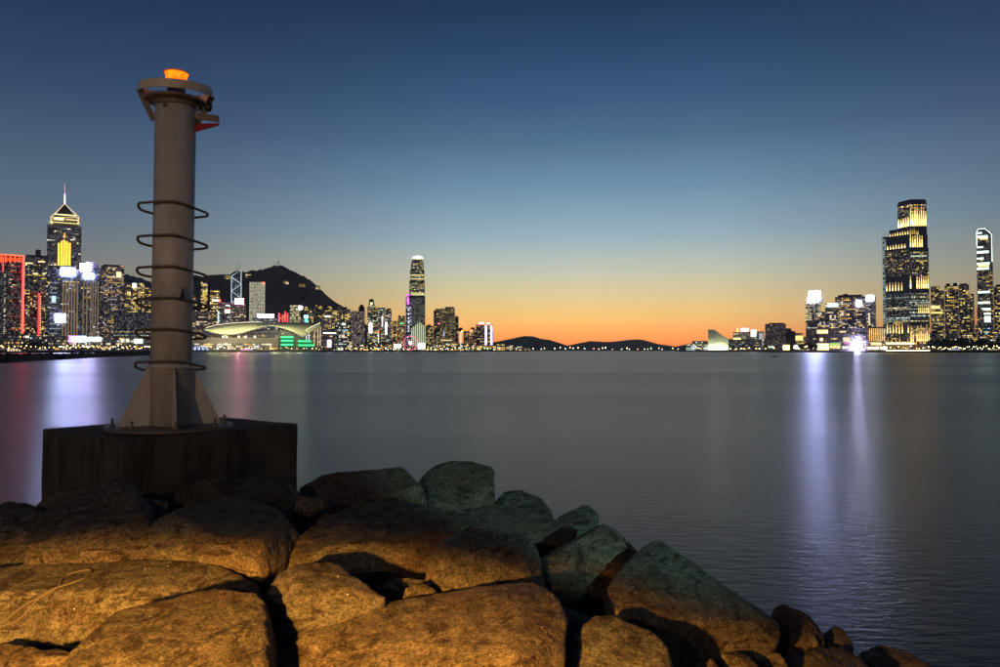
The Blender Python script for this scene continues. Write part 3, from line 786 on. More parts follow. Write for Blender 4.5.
for k, (x0, x1, yt) in enumerate(((338, 352, 341), (360, 371, 344.4), (372, 392, 343), (393, 404, 341.6), (426, 445, 344.5), (446, 460, 343), (461, 474, 343.4), (475, 496, 345.6), (497, 505, 343.8), (506, 513, 345), (514, 522, 346), (523, 530, 347.4))):
    tower(('flat ferry pier hall with yellow and green lamp rows right of the ferris wheel' if x0 > 420 else 'low lit waterfront hall with amber lamps left of the ferris wheel'), x0, x1, yt, 2640 + (k % 3) * 12, 'fconc', W_(.55, YEL + GREEN + WARM, 1.6, cw=5, fh=4.5), name='pier_hall', group='pier halls along the central waterfront' if x0 > 420 else 'low halls along the central waterfront',
          signs=[('lit_hall_front', x0 + 1, x1 - 3, 344.4, 347.8, (1, .95, .7), 3.5)] if k == 3 else [])

# --- Kowloon side --------------------------------------------------------
b = Bld('cultural_centre', 'pale windowless hall with a swooping wedge roof on the far point', 718, 2200)
a = [(708, 350), (708, 329.6), (713.6, 329.4), (717, 331.4), (721, 334.4), (725, 336.9), (728.4, 338.6), (728.4, 350)]
lp = [b.loc(x, y) for x, y in a]
bm = bmesh.new(); f = [bm.verts.new((p.x, 0, max(p.z, 0))) for p in lp]; k_ = [bm.verts.new((p.x, 34, max(p.z, 0))) for p in lp]
bm.faces.new(f); bm.faces.new(k_[::-1])
for i in range(len(lp)): bm.faces.new((f[i], f[(i+1) % 8], k_[(i+1) % 8], k_[i]))
mesh_obj('wall', bm, M['pale_roof'], b.root)
bm = bmesh.new(); x_ = b.loc(714, 340).x; add_box(bm, x_ - .4, x_ + .4, -.6, -.02, 0, b.loc(714, 330).z); mesh_obj('wall_rib', bm, M['fconc'], b.root)
for i, x in enumerate((709.4, 711.6, 716, 719.6, 723, 726.4)):
    ld = bpy.data.lights.new('wall_floodlight', 'POINT'); ld.energy = 26000; ld.color = (.95, 1, .55); ld.shadow_soft_size = 1
    lo = bpy.data.objects.new('wall_floodlight', ld); COL.objects.link(lo); lo.parent = b.root
    p_ = b.loc(x, 349); lo.location = (p_.x, -9, 5)
b.done()
tower('low white lit terminal hall with golden lamps at the tip of the point', 686, 707, 343.6, 2250, 'fpale', W_(.55, [(1, .92, .6), (.7, .95, 1)], 1.6, cw=5, fh=4.5), name='terminal_hall', steps=[(692, 706.6, 341, 343.8)])
tower('long dark low block between the wedge hall and the dark hotel', 728.6, 762, 339.6, 2120, 'fglass', W_(.12, WARM + [(.3, .8, .6)], 1.0), name='low_block')
b = tower('office block with a multicoloured rooftop sign and one yellow floor', 733, 750.4, 332, 2200, 'fwarm', W_(.5, [(1, .8, .55)], .6, cw=4, fh=4), signs=[('lit_floor', 733.4, 741, 338, 339.8, (1, .78, .25), 2.2)])
for k, c_ in enumerate([(1, .08, .04), (1, .65, .08), (1, .08, .1), (.5, .55, 1), (.9, .95, 1), (.85, .92, 1), (.35, .5, 1)]): b.panel('sign_letter', 734.6 + k*2.05, 736.2 + k*2.05, 328.2, 331.4, E_(c_, 4))
tower('pale block with a bright white screen on its corner', 750.6, 764, 331.6, 2180, 'fpale', W_(.4, [(1, .9, .7)], .6, cw=4, fh=4), signs=[('white_screen', 751.2, 755.8, 330, 336.4, (1, .98, .85), 8), ('white_wall_light', 759, 763, 333, 344, (.8, .85, .9), .5)])
b = Bld('hotel', 'plain dark hotel slab with barely a lit window by the water', 778, 1800)
b.box(765, 786, 324, None, mat='fred', depth=40, win=W_(.03, WARM, .7))
b.box(769, 784, 323, 324.2, dy=4, mat='roof', part='roof_plant_room')
b.box(786, 791.4, 328.4, None, dy=1.5, mat='fred', depth=36, part='side_wing'); b.box(791.4, 795.4, 331, None, dy=3, mat='fred', depth=32, part='side_wing')
b.panel('lit_lobby', 783, 789.6, 345, 350, E_((1, .85, .3), 3.2)); b.panel('lit_lobby', 768, 774, 346, 348, E_((.6, 1, .7), .8)); b.panel('white_lamp', 794, 798, 345.6, 348.6, E_((.8, .95, 1), 6), dy=2)
b.done()
tower('low block with a yellow lit upper floor right of the dark hotel', 790.4, 806, 337, 1900, 'fwarm', W_(.25, YEL, .9), name='low_block', signs=[('lit_floor', 795, 803, 335.8, 340.4, (1, .75, .22), 1.6)], steps=[(795.4, 803, 333, 337.2)])
b = Bld('office_tower', 'yellow lit tower under a slanting dazzling white rooftop sign', 813.5, 1700)
b.box(805.6, 821, 302.4, None, mat='fpale', win=W_(.75, [(1, .82, .38), (1, .86, .5)], 1.0, mode='grid', cw=4, fh=4.4))
b.box(808, 822.4, 297, 302.6, dy=2, mat='fglass', part='sign_base')
b.panel('rooftop_sign', 807.4, 818.4, 291.2, 301.6, E_((.46, .50, 1.0), 150), slant=.18)
b.done()
b = Bld('mansion_block', 'big stepped apartment mansion crowded with warm windows above the promenade', 840, 1500)
wi = W_(.40, WARM + WHITE, 1.25, cw=3.6, fh=3.6)
for x0, x1, yt, dy in ((835, 866, 297, 6), (825, 836, 304, 4), (812, 826, 312, 2), (808, 868.6, 321, 0)):
    b.box(x0, x1, yt, None, dy=dy, mat='fconc', win=wi, depth=40 - dy)
b.box(838, 862, 295.2, 297.2, dy=8, mat='roof', part='roof_plant_room'); b.box(843, 848, 294, 295.4, dy=9, mat='roof', part='roof_plant_room')
b.panel('rooftop_sign', 827.6, 838, 303.4, 306.6, E_((.7, 1, .9), 4), dy=3); b.panel('facade_sign', 856, 861.4, 301, 306.2, E_((.66, .58, 1), 40), dy=6)
b.done()
tower('grey slab tower with a dazzling white sign on its head', 864.6, 875.8, 295, 1680, 'fmauve', W_(.15, WHITE, .8), signs=[('rooftop_sign', 865.6, 873.6, 295.6, 301, (.75, .85, 1), 40), ('lit_stair', 868.4, 870, 313, 325, (1, .85, .5), 1)])
b = Bld('promenade_mall', 'long mauve promenade mall with bright shop fronts below the stepped mansion', 838, 1440)
b.box(806, 868, 328.4, None, mat='fmauve', depth=40, win=W_(.10, WARM, 1.1))
for x0, x1, y0, y1, c_, s_ in ((817, 828, 330, 333.4, (1, .78, .35), 1.8), (817, 829, 343.6, 350, (1, .80, .36), 2.4), (830, 840.4, 343.2, 344.6, (.4, .9, .2), 1.2), (830, 840.4, 345, 348.6, (1, .72, .3), 1.1), (843, 850, 337.4, 341.4, (1, .8, .5), 1.1), (844.4, 852, 342, 344, (.9, .15, .4), 1.4), (820, 823, 338, 341, (1, .8, .4), 2.2), (840, 846, 331, 332.4, (1, .7, .4), 1.2), (842, 851, 346, 349, (.7, .75, .8), 1.1)):
    b.panel('lit_shop_front', x0, x1, y0, y1, E_(c_, s_))
for y in (335, 341.8): b.panel('cornice', 806, 868, y, y + .7, M['fconc'], 1.5, .2)
bm = bmesh.new(); pc = b.loc(857, 345); bmesh.ops.create_icosphere(bm, subdivisions=2, radius=5.5, matrix=Matrix.Translation((pc.x, -4, pc.z))); mesh_obj('floodlight', bm, E_((.62, .60, 1), 420), b.root)
for k in range(24): b.panel('wall_pilaster', 808 + k*2.5, 808.35 + k*2.5, 329, 349, M['fconc'], .8, .1)
b.done()
b = Bld('hotel_podium', 'low stone wing with golden vertical lights beside the gold lit tower', 876, 1440)
b.box(866.4, 886, 327, None, mat='fwarm', depth=30, win=W_(.25, WARM, 1))
for k in range(9): b.panel('gold_light_strip', 867.4 + k*2.05, 868 + k*2.05, 328.4, 341, E_((1, .62, .2), 2.2), .4)
for x0, x1 in ((867.4, 872), (873.6, 878.4), (880, 886)): b.panel('lit_shop_front', x0, x1, 347, 349.4, E_((1, .85, .5), 5))
b.panel('lit_canopy', 871, 881.6, 343, 344.8, E_((1, .7, .22), 3.5)); b.panel('white_lamp', 883, 886.6, 346.6, 349.6, E_((.9, .85, 1), 6))
b.done()
# gold-lit corner tower: two faces, corner line at px 909
b = Bld('skyscraper', 'massive dark skyscraper with golden uplights on its stepped shoulders', 909, 1470)
def two_face(x0, xc, x1, yt, yb, part='wall', dback=0.0, mat='fglass'):
    """prism with its corner towards the viewer at px xc"""
    c = b.loc(xc, yt, dback); l = b.loc(x0, yt, dback + 22); r_ = b.loc(x1, yt, dback + 14)
    zb = b.loc(xc, yb, dback).z if yb else 0
    poly = [(c.x, dback), (r_.x, dback + 14), (r_.x - 18, dback + 52), (l.x, dback + 22)]
    bm = bmesh.new(); add_prism(bm, poly, zb, c.z)
    mesh_obj(part, bm, M[mat], b.root)
    return Vector((*poly[3], 0)), Vector((*poly[0], 0)), Vector((*poly[1], 0)), zb, c.z
def uplight_glow_strips(A, B, n, z0, z1, w, col, s, skip=(), fade=3):  # uplight on the fins painted as emissive strips fading upward
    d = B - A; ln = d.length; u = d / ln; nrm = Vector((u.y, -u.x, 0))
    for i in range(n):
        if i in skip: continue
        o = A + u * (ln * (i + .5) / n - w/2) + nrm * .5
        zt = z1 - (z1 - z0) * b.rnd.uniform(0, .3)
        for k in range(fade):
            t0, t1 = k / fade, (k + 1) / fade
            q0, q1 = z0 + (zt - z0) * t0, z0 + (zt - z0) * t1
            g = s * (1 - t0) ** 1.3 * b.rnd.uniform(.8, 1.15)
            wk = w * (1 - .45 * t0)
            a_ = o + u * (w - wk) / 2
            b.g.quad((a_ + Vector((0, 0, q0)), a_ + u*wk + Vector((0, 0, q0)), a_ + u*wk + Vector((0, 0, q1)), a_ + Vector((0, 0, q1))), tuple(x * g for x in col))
def zz(y): return b.loc(909, y, 6).z
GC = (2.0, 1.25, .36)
Lp, Cp, Rp, z0, z1 = two_face(885, 909, 928.6, 248, None)
dn = lambda a, c: Vector(((c - a).normalized().y, -(c - a).normalized().x, 0))
def rows(A, B, ya, yb, **k):
    d = (B - A); lit_face(b.g, A, d.normalized(), dn(A, B), d.length, zz(yb), zz(ya), rnd=b.rnd, **k)
rows(Cp, Rp, 252, 276, p=.10, pal=YEL, s=1.2); rows(Lp, Cp, 250, 276, p=.12, pal=YEL, s=.8)
rows(Cp, Rp, 293, 322, p=.50, pal=[(.8, .95, .75), (1, .85, .5), (.75, 1, .85)], s=1.0, mode='bands'); rows(Lp, Cp, 293, 322, p=.42, pal=[(1, .85, .5), (.75, .95, .8)], s=1.0, mode='bands')
rows(Cp, Rp, 326, 350, p=.16, pal=GOLD, s=1.0); rows(Lp, Cp, 322, 350, p=.12, pal=GOLD, s=1.0)
uplight_glow_strips(Cp, Rp, 9, zz(288.6), zz(274), 1.6, GC, 3.2, skip=(1, 2)); uplight_glow_strips(Lp, Cp, 8, zz(290), zz(281), 1.5, GC, 2.6, skip=(6, 7))
uplight_glow_strips(Cp, Rp, 10, zz(345), zz(324), 1.5, GC, 2.2, skip=(2,)); uplight_glow_strips(Lp, Cp, 8, zz(333), zz(322), 1.5, GC, 2.6, skip=(6,)); uplight_glow_strips(Cp, Rp, 10, zz(313.5), zz(303), 1.1, GC, 1.6, skip=(0, 1, 2, 3))
uplight_glow_strips(Lp, Cp, 6, zz(345), zz(336), 1.2, GC, 1.5, skip=(4,))
d = (Rp - Cp); 
for k in range(9):
    a_ = Cp + d * ((k + 1) / 11) + dn(Cp, Rp) * .5; b.g.quad((a_ + Vector((0, 0, zz(257))), a_ + d.normalized()*2 + Vector((0, 0, zz(257))), a_ + d.normalized()*2 + Vector((0, 0, zz(256))), a_ + Vector((0, 0, zz(256)))), (1.2, 1.6, 1.2))
Lp, Cp, Rp, z0, z1 = two_face(886, 909.2, 927.6, 234, 248.1, 'shoulder_stage', 1.0)
uplight_glow_strips(Lp, Cp, 8, zz(247.6), zz(243), 1.7, GC, 3.4, skip=(7,)); uplight_glow_strips(Cp, Rp, 8, zz(247.4), zz(232), 1.7, GC, 3.0, skip=(6, 7))
Lp, Cp, Rp, z0, z1 = two_face(889, 909.2, 926.8, 227.6, 234.1, 'shoulder_stage', 2.0)
uplight_glow_strips(Lp, Cp, 8, zz(236), zz(230), 2.0, GC, 3.0); uplight_glow_strips(Cp, Rp, 9, zz(236), zz(228), 1.2, GC, 1.0, skip=(5, 6, 7, 8))
Lp, Cp, Rp, z0, z1 = two_face(897.4, 909.4, 926.4, 201, 227.7, 'tower_stage', 4.0)
uplight_glow_strips(Lp, Cp, 5, zz(226), zz(216), 3.2, GC, 4.5); uplight_glow_strips(Cp, Rp, 8, zz(226), zz(206), 2.0, GC, 4.2, fade=5)
rows(Cp, Rp, 205.6, 222, p=.5, pal=GOLD, s=.7, cw=3, fh=3.4); rows(Lp, Cp, 205.6, 222, p=.7, pal=[(1, .75, .4)], s=.4, cw=3, fh=3.4)
rows(Cp, Rp, 204.4, 206, p=.9, pal=GOLD, s=1.6, fh=3); rows(Lp, Cp, 204.6, 206.2, p=.9, pal=GOLD, s=1.4, fh=3)
two_face(898.4, 909.6, 925.6, 199.4, 201.1, 'roof_parapet', 5.5, 'roof')
b.box(882.2, 886, 237, None, dy=30, mat='fglass', depth=20, part='side_shaft', win=W_(.4, [(.7, .95, .85)], .7, mode='columns', cw=3))
b.box(884, 930.5, 341.5, None, dy=-4, mat='fwarm', depth=16, part='podium_wall', win=W_(.2, GOLD, 1.2))
for k in range(15): b.panel('canopy_lamp', 884.6 + k*2, 886 + k*2, 342.6 + (k % 3)*.3, 344, E_((1, .6, .18), 22), dy=-4)
b.panel('quay_light_line', 868, 930, 350.2, 350.9, E_((1, .70, .28), 9), dy=-30)
b.done()
tower('dark stepped office block with two bright yellow floors right of the gold lit tower', 930.6, 944.2, 291, 1500, 'fglass', W_(.22, YEL, 1.1), steps=[(930.6, 940, 286.6, 291.3)], signs=[('lit_floor', 931, 940, 306, 308.6, (1, .75, .3), 1.5), ('lit_floor', 931, 943, 312, 313.4, (1, .8, .25), 1.3)])
tower('dark gabled low block with a faint red wall beside the trees', 929.6, 940, 333, 1400, 'fred', W_(.05, WARM, .8), name='low_block', steps=[(931.4, 938, 330.6, 333.2)])
b = tower('ribbed apartment tower with pale piers and amber windows', 944.6, 958.4, 286, 1520, 'fconc', W_(.3, YEL, 1.2, cw=3.2), roof=[(946, 950, 283.6), (953, 957, 283)])
for x in (945, 948.4, 951.8, 955): b.panel('pale_pier', x, x + .7, 286, 340, M['fmauve'], 1.2, .2)
tower('dark apartment tower with a lower shoulder right of the ribbed one', 958.6, 969, 284.8, 1560, 'fglass', W_(.18, YEL, 1.2), roof=[(960, 967, 283.6)])
tower('lower dark shoulder block with sparse lights near the tall lit skyscraper', 969.2, 974, 294, 1540, 'fglass', W_(.22, YEL, 1.1))
b = Bld('skyscraper', 'tall distant skyscraper outlined in white light with white bands across', 984.5, 2900)
b.box(976.4, 992.4, 233, None, mat='fglass', depth=60, win=W_(.12, YEL, .9, cw=5, fh=5), part='wall')
b.box(976.8, 988, 229, 233.2, dy=3, mat='fglass', depth=50, part='crown_wall')
wi2 = E_((.80, 1, .88), 3.5)
wpath(b, 'outline_light', [(976.8, 246), (976.6, 232), (978, 229), (985, 228.6), (991.6, 234), (992.2, 262)], .9, wi2, dy=-1.5)
for x0, x1, y, h in ((977, 982, 232.6, 1), (977, 987.6, 236, 1.4), (977, 983, 246.8, 1), (977, 988.6, 251.4, 1.4), (977, 983.6, 258, 1), (977, 989.6, 263, 1.2), (977, 989, 268, 1.3), (978, 990, 291.4, 1.4), (978, 990, 302, 1.4), (981, 990.6, 308.4, 1.5), (984, 990.6, 313, 1.4), (984.4, 990.6, 316.4, 5.6)):
    b.panel('white_light_band', x0, x1, y, y + h, E_((.72, 1, .88), 3.2), .8)
b.panel('gold_light_band', 978, 989, 264.6, 266.6, E_((1, .75, .25), 1.6), .8); b.panel('gold_light_band', 980, 988, 237.6, 239.4, E_((1, .75, .35), 1.4), .8)
b.done()
tower('narrow orange lit slab at the foot of the tall outlined skyscraper', 975, 983.4, 309, 1600, 'fglass', W_(.06, YEL, .8), signs=[('orange_wall_light', 975.2, 977, 309, 325, (1, .32, .12), .8)])
tower('dark apartment tower at the edge of the skyline right of the outlined skyscraper', 993.6, 1008, 286.4, 1560, 'fglass', W_(.28, YEL, 1.1), yaw=0, roof=[(996, 1003, 284.6)])
tower('apartment tower beyond the dark edge tower on the skyline', 1010, 1030, 300, 1560, 'fconc', W_(.28, YEL, 1.1))
for k, (x0, x1, yt, lb) in enumerate(((960, 976, 334, 'low building with teal and yellow lit floors behind the promenade trees'), (975.4, 990, 327, 'low block with mixed coloured windows under the outlined skyscraper'), (989, 1004, 331, 'low block with blue and amber windows under the edge tower'), (940, 960, 338, 'dark low terrace behind the promenade trees'))):
    tower(lb, x0, x1, yt, 1420, 'fglass', W_(.34, MIXD + [(.3, .9, .7), (.4, .6, 1)], 1.3), name='low_block')

# --- lights and houses on the hill --------------------------------------
for px, py, D, lb in ((207, 279, 4350, 'row of ridge top houses with warm lights behind the slim amber tower'), (227, 275.5, 4350, 'ridge top house row with warm lights left of the zigzag skyscraper'), (245, 281, 4250, 'yellow lit house right of the zigzag skyscraper on the slope'),
                      (248.6, 274, 4300, 'small white lit house high on the slope'), (267, 271, 4380, 'lit terrace just under the summit of the peak'), (286, 280.6, 4100, 'brightly lit villa alone on the dark slope'), (302, 283.4, 4050, 'dim orange lit houses low on the shoulder of the peak'), (317, 286, 4250, 'lamp lit house on the falling ridge')):
    b = Bld('hillside_house', lb, px, D, 'house', base=zat(py + 2.2, D, px))
    w = 3.2 if px != 286 else 2.6
    b.box(px - w, px + w, py, py + 3.5, mat='fwarm', depth=20, win=W_(.7, YEL, 1.6 if px != 302 else .7, cw=9, fh=5))
    b.box(px - w * .6, px + w * .3, py - .5, py + .2, dy=4, mat='roof', part='roof', depth=12)
    b.done()
b = Bld('radio_mast', 'thin radio mast on the summit of the peak', 278.4, 4480, 'mast', base=zat(266, 4480))
wpath(b, 'pole', [(278.4, 266.5), (278.4, 260.6)], 2.2, M['metal_dark']); wpath(b, 'aerial', [(275.4, 266.5), (275.4, 263)], 1.6, M['metal_dark']); wpath(b, 'crossbar', [(277.4, 262.4), (279.4, 262.4)], 1.4, M['metal_dark'])

# --- lamps along the far shores -----------------------------------------
def lamp_mesh(col, s, r):
    root = empty('street_lamp', (0, 0, 0))
    bm = bmesh.new(); add_tube(bm, [(0, 0, 0), (0, 0, 6)], .12, 6); mesh_obj('post', bm, M['metal_dark'], root)
    bm = bmesh.new(); bmesh.ops.create_icosphere(bm, subdivisions=1, radius=r, matrix=Matrix.Translation((0, 0, 6 + r))); mesh_obj('lamp_globe', bm, E_(col, s, True), root)
    return root
protos = {}
def shore_lamps(px0, px1, D0, D1, n, label, group, cols, seed):
    rd = random.Random(seed)
    for i in range(n):
        t_ = (i + rd.uniform(.1, .9)) / n
        px = px0 + (px1 - px0) * t_; D = D0 + (D1 - D0) * t_
        c = rd.choice(cols); r = rd.choice((.45, .6, .6, .85))
        k = (c, r, D0 > 2000)
        rr_ = r * (1.7 if D0 > 2000 else 1)
        if k not in protos:
            protos[k] = lamp_mesh(c, 16, rr_); o = protos[k]
        else:
            o = copy_tree(protos[k])
        o.location = ((px - 500) / F * D, D, 2.6); o.scale = (1, 1, rd.uniform(.55, 1.35))
        tag(o, label, 'street lamp', group)
ORG = [(1, .50, .12), (1, .62, .22), (1, .8, .45), (1, .40, .08)]
shore_lamps(-5, 56, 1168, 1190, 16, 'small orange street lamp on the shore under the red edged tower', 'lamps under the red edged tower', ORG[:2], 1)
shore_lamps(56, 152, 1196, 1245, 46, 'bright warm street lamp on the promenade under the light screen podium', 'lamps under the light screen podium', ORG, 2)
shore_lamps(190, 322, 1732, 1775, 30, 'warm lamp on the quay in front of the curved roof exhibition centre', 'lamps before the exhibition centre', ORG + [(1, .95, .8)], 3)
shore_lamps(338, 500, 2470, 2600, 46, 'amber lamp on the central quay between exhibition centre and pink twin shaft block', 'lamps on the central quay', ORG + [(1, .9, .6), (.8, 1, .5)], 4)
shore_lamps(684, 800, 2280, 1500, 22, 'golden lamp on the quay between the point and the dark hotel', 'lamps on the point', ORG + [(1, .9, .6), (.7, 1, .7)], 5)
shore_lamps(802, 930, 1420, 1340, 30, 'warm white lamp on the promenade below mansion and gold lit tower', 'lamps on the promenade', ORG + [(1, .95, .8)], 6)
shore_lamps(932, 1004, 1336, 1312, 34, 'yellow lamp among the promenade trees right of the gold lit tower', 'lamps among the promenade trees', [(1, .72, .25), (1, .85, .4), (1, .6, .15), (.95, .95, .6)], 7)
for i in range(26):
    rd = random.Random(100 + i); px = 532 + 145 * (i + rd.random()) / 26; D = 6700
    key = ('far', i % 4)
    if key not in protos: protos[key] = lamp_mesh([(1, .75, .4), (.8, 1, .85), (1, .45, .25), (1, .9, .6)][i % 4], 6.0, 3.4); o = protos[key]
    else: o = copy_tree(protos[key])
    o.location = ((px - 500) / F * D, D - 60, 3); o.scale = (1, 1, rd.uniform(1, 3.0)); tag(o, 'tiny harbour light at the foot of the far islands', 'harbour light', 'harbour lights of the far islands'); o.name = 'harbour_light'

# --- trees along the far promenades -------------------------------------
def tree_proto(seed):
    rd = random.Random(seed)
    root = empty('promenade_tree', (0, 0, 0))
    bm = bmesh.new(); add_tube(bm, [(0, 0, 0), (.2, 0, 2.2), (.1, .2, 4.2)], [.28, .2, .1], 6)
    for k in range(4):
        a = rd.uniform(0, 6.28); add_tube(bm, [(.15, .1, 2.2 + k*.4), (math.cos(a)*1.8, math.sin(a)*1.8, 4.6 + k*.3)], [.12, .05], 5)
    mesh_obj('trunk', bm, M['bark'], root)
    bm = bmesh.new()
    for k in range(420):
        a, u = rd.uniform(0, 6.283), rd.uniform(-1, 1)
        rr_ = rd.uniform(.35, 1) ** .5; s_ = math.sqrt(1 - u*u)
        lump = 1 + .35 * noise.noise((math.cos(a)*s_*1.6 + seed, math.sin(a)*s_*1.6, u*1.6))
        c = Vector((math.cos(a)*s_*3.0*rr_*lump, math.sin(a)*s_*3.0*rr_*lump, 5.6 + u*2.3*rr_*lump))
        m_ = Matrix.Translation(c) @ Matrix.Rotation(rd.uniform(0, 6.28), 4, 'X') @ Matrix.Rotation(rd.uniform(0, 6.28), 4, 'Y')
        h = rd.uniform(.25, .5)
        bm.faces.new([bm.verts.new(m_ @ Vector(p)) for p in ((-h, -h*.6, 0), (h, -h*.6, 0), (h*.8, h*.6, .1), (-h*.7, h*.7, -.1))])
    mesh_obj('crown', bm, M['leaf'], root)
    return root
tps = [tree_proto(k) for k in range(3)]
used = set()
def put_tree(px, D, s, label, group, k):
    o = tps[k] if k not in used else copy_tree(tps[k]); used.add(k)
    o.location = ((px - 500) / F * D, D, 2.6); o.scale = (s, s, s*random.uniform(.85, 1.2)); o.rotation_euler = (0, 0, random.uniform(0, 6.28)); tag(o, label, 'tree', group)
for i in range(30): put_tree(931 + 72*i/30 + random.uniform(-1, 1), random.uniform(1345, 1385), random.uniform(1.3, 2.6), 'dark leafy tree on the promenade right of the gold lit tower', 'trees on the promenade', i % 3)
for i in range(11): put_tree(20 + 28*i/11 + random.uniform(-1, 1), random.uniform(1185, 1205), random.uniform(1.0, 1.9), 'dark leafy tree on the shore under the reddish tower', 'trees under the reddish tower', i % 3)
for i in range(9): put_tree(802 + 16*i/9 + random.uniform(-1, 1), random.uniform(1436, 1438), random.uniform(1.2, 2.2), 'dark leafy tree on the quay between dark hotel and bright shop fronts', 'trees by the mall', i % 3)
for i in range(8): put_tree(434 + 40*i/8 + random.uniform(-1, 1), 2630, random.uniform(1.2, 2.2), 'dark leafy tree on the central quay below the twin dark towers', 'trees on the central quay', i % 3)

# --- boats and the low breakwater on the left ----------------------------
bm = bmesh.new()
brk = [(-260, 150), (0, 215), (60, 300), (110, 420), (150, 560), (152, 590), (100, 520), (40, 360), (-60, 270), (-300, 220)]
add_prism(bm, [((px - 500) / F * d, d) for px, d in brk], -2, 1.9)
bk = tag(mesh_obj('breakwater', bm, M['sand']), 'long low dark breakwater running out below the left hand towers', 'breakwater')
bm = bmesh.new(); rd = random.Random(5)
for i in range(900):
    t_ = rd.random(); k = min(int(t_ * 4), 3); a, b2 = brk[k], brk[k+1]; f_ = t_*4 - k
    px = a[0] + (b2[0] - a[0]) * f_; d = a[1] + (b2[1] - a[1]) * f_ + rd.uniform(-1.5, 10)
    s_ = rd.uniform(.5, 1.5)
    m_ = Matrix.Translation(((px - 500) / F * d, d, rd.uniform(.2, 1.9))) @ Matrix.Rotation(rd.uniform(0, 6), 4, 'Z') @ Matrix.Rotation(rd.uniform(0, 6), 4, 'X') @ Matrix.Diagonal((s_, s_*.8, s_*.6, 1))
    bmesh.ops.create_icosphere(bm, subdivisions=1, radius=1, matrix=m_)
tag(mesh_obj('armour_stones', bm, M['sand'], bk), kind='stuff')

def boat(label, px, D, ln, hull, cabins, lights, yaw=0.0):
    az = math.atan2((px - 500) / F, 1)
    root = empty('boat', ((px - 500) / F * D, D, 0), -az + R(yaw)); tag(root, label, 'boat')
    bm = bmesh.new(); n = 9; rows_ = []
    for i in range(n):
        t_ = i / (n - 1); x = (t_ - .5) * ln; w = ln * .12 * (1 - abs(2*t_ - 1) ** 3) + .05; sh = ln * .05 * (2*t_ - 1) ** 2
        rows_.append([bm.verts.new(p) for p in ((x, -w, ln*.075 + sh), (x, -w*.6, -.3), (x, w*.6, -.3), (x, w, ln*.075 + sh))])
    for a, c_ in zip(rows_, rows_[1:]):
        for j in range(3): bm.faces.new((a[j], c_[j], c_[j+1], a[j+1]))
        bm.faces.new((a[3], c_[3], c_[0], a[0]))
    bm.faces.new(rows_[0]); bm.faces.new(rows_[-1])
    mesh_obj('hull', bm, hull, root)
    for (x0, x1, z0, z1) in cabins:
        bm = bmesh.new(); add_box(bm, x0*ln, x1*ln, -ln*.08, ln*.08, z0*ln, z1*ln); mesh_obj('cabin', bm, M['boat_white'], root)
        if lights:
            for k in range(5):
                bm = bmesh.new(); xx = x0 + (x1 - x0) * (k + .25) / 5; add_box(bm, xx*ln, (xx + (x1-x0)*.11)*ln, -ln*.08 - .12, -ln*.08 - .02, (z0*.55 + z1*.45)*ln, (z0*.2 + z1*.8)*ln); mesh_obj('cabin_window', bm, E_(lights, 3), root)
    bm = bmesh.new(); add_tube(bm, [(0, 0, cabins[-1][3]*ln), (0, 0, cabins[-1][3]*ln + ln*.15)], .05 + ln*.004, 5); mesh_obj('mast', bm, M['metal_dark'], root)
    return root
boat('small dark red boat alone on the open harbour', 774.5, 415, 3.6, M['boat_red'], [(-.15, .15, .06, .2)], None, 5)
boat('white ferry with blue and pink lit windows moored past the beacon', 199, 1660, 52, M['boat_white'], [(-.42, .42, .07, .14), (-.36, .36, .14, .2), (-.2, .25, .2, .25)], (.5, .65, 1))
boat('white launch with pink lights moored before the exhibition centre', 247, 1690, 38, M['boat_white'], [(-.36, .3, .07, .15), (-.2, .2, .15, .21)], (1, .4, .6))
boat('white motor yacht moored under the red edged tower', 14, 1120, 30, M['boat_white'], [(-.3, .3, .07, .15), (-.15, .2, .15, .21)], (1, .7, .4))

# ------------------------------------------------------------------ promenade behind the camera, lamps that light the rocks
M['concrete'] = simple('weathered_concrete', (.13, .12, .105), .9, var=.45, scale=2.5, bstr=.4, bdist=.02)
bm = bmesh.new(); add_box(bm, -30, 14, -14, 1.0, -1, 1.9)
tag(mesh_obj('pavement', bm, M['concrete']), kind='structure')

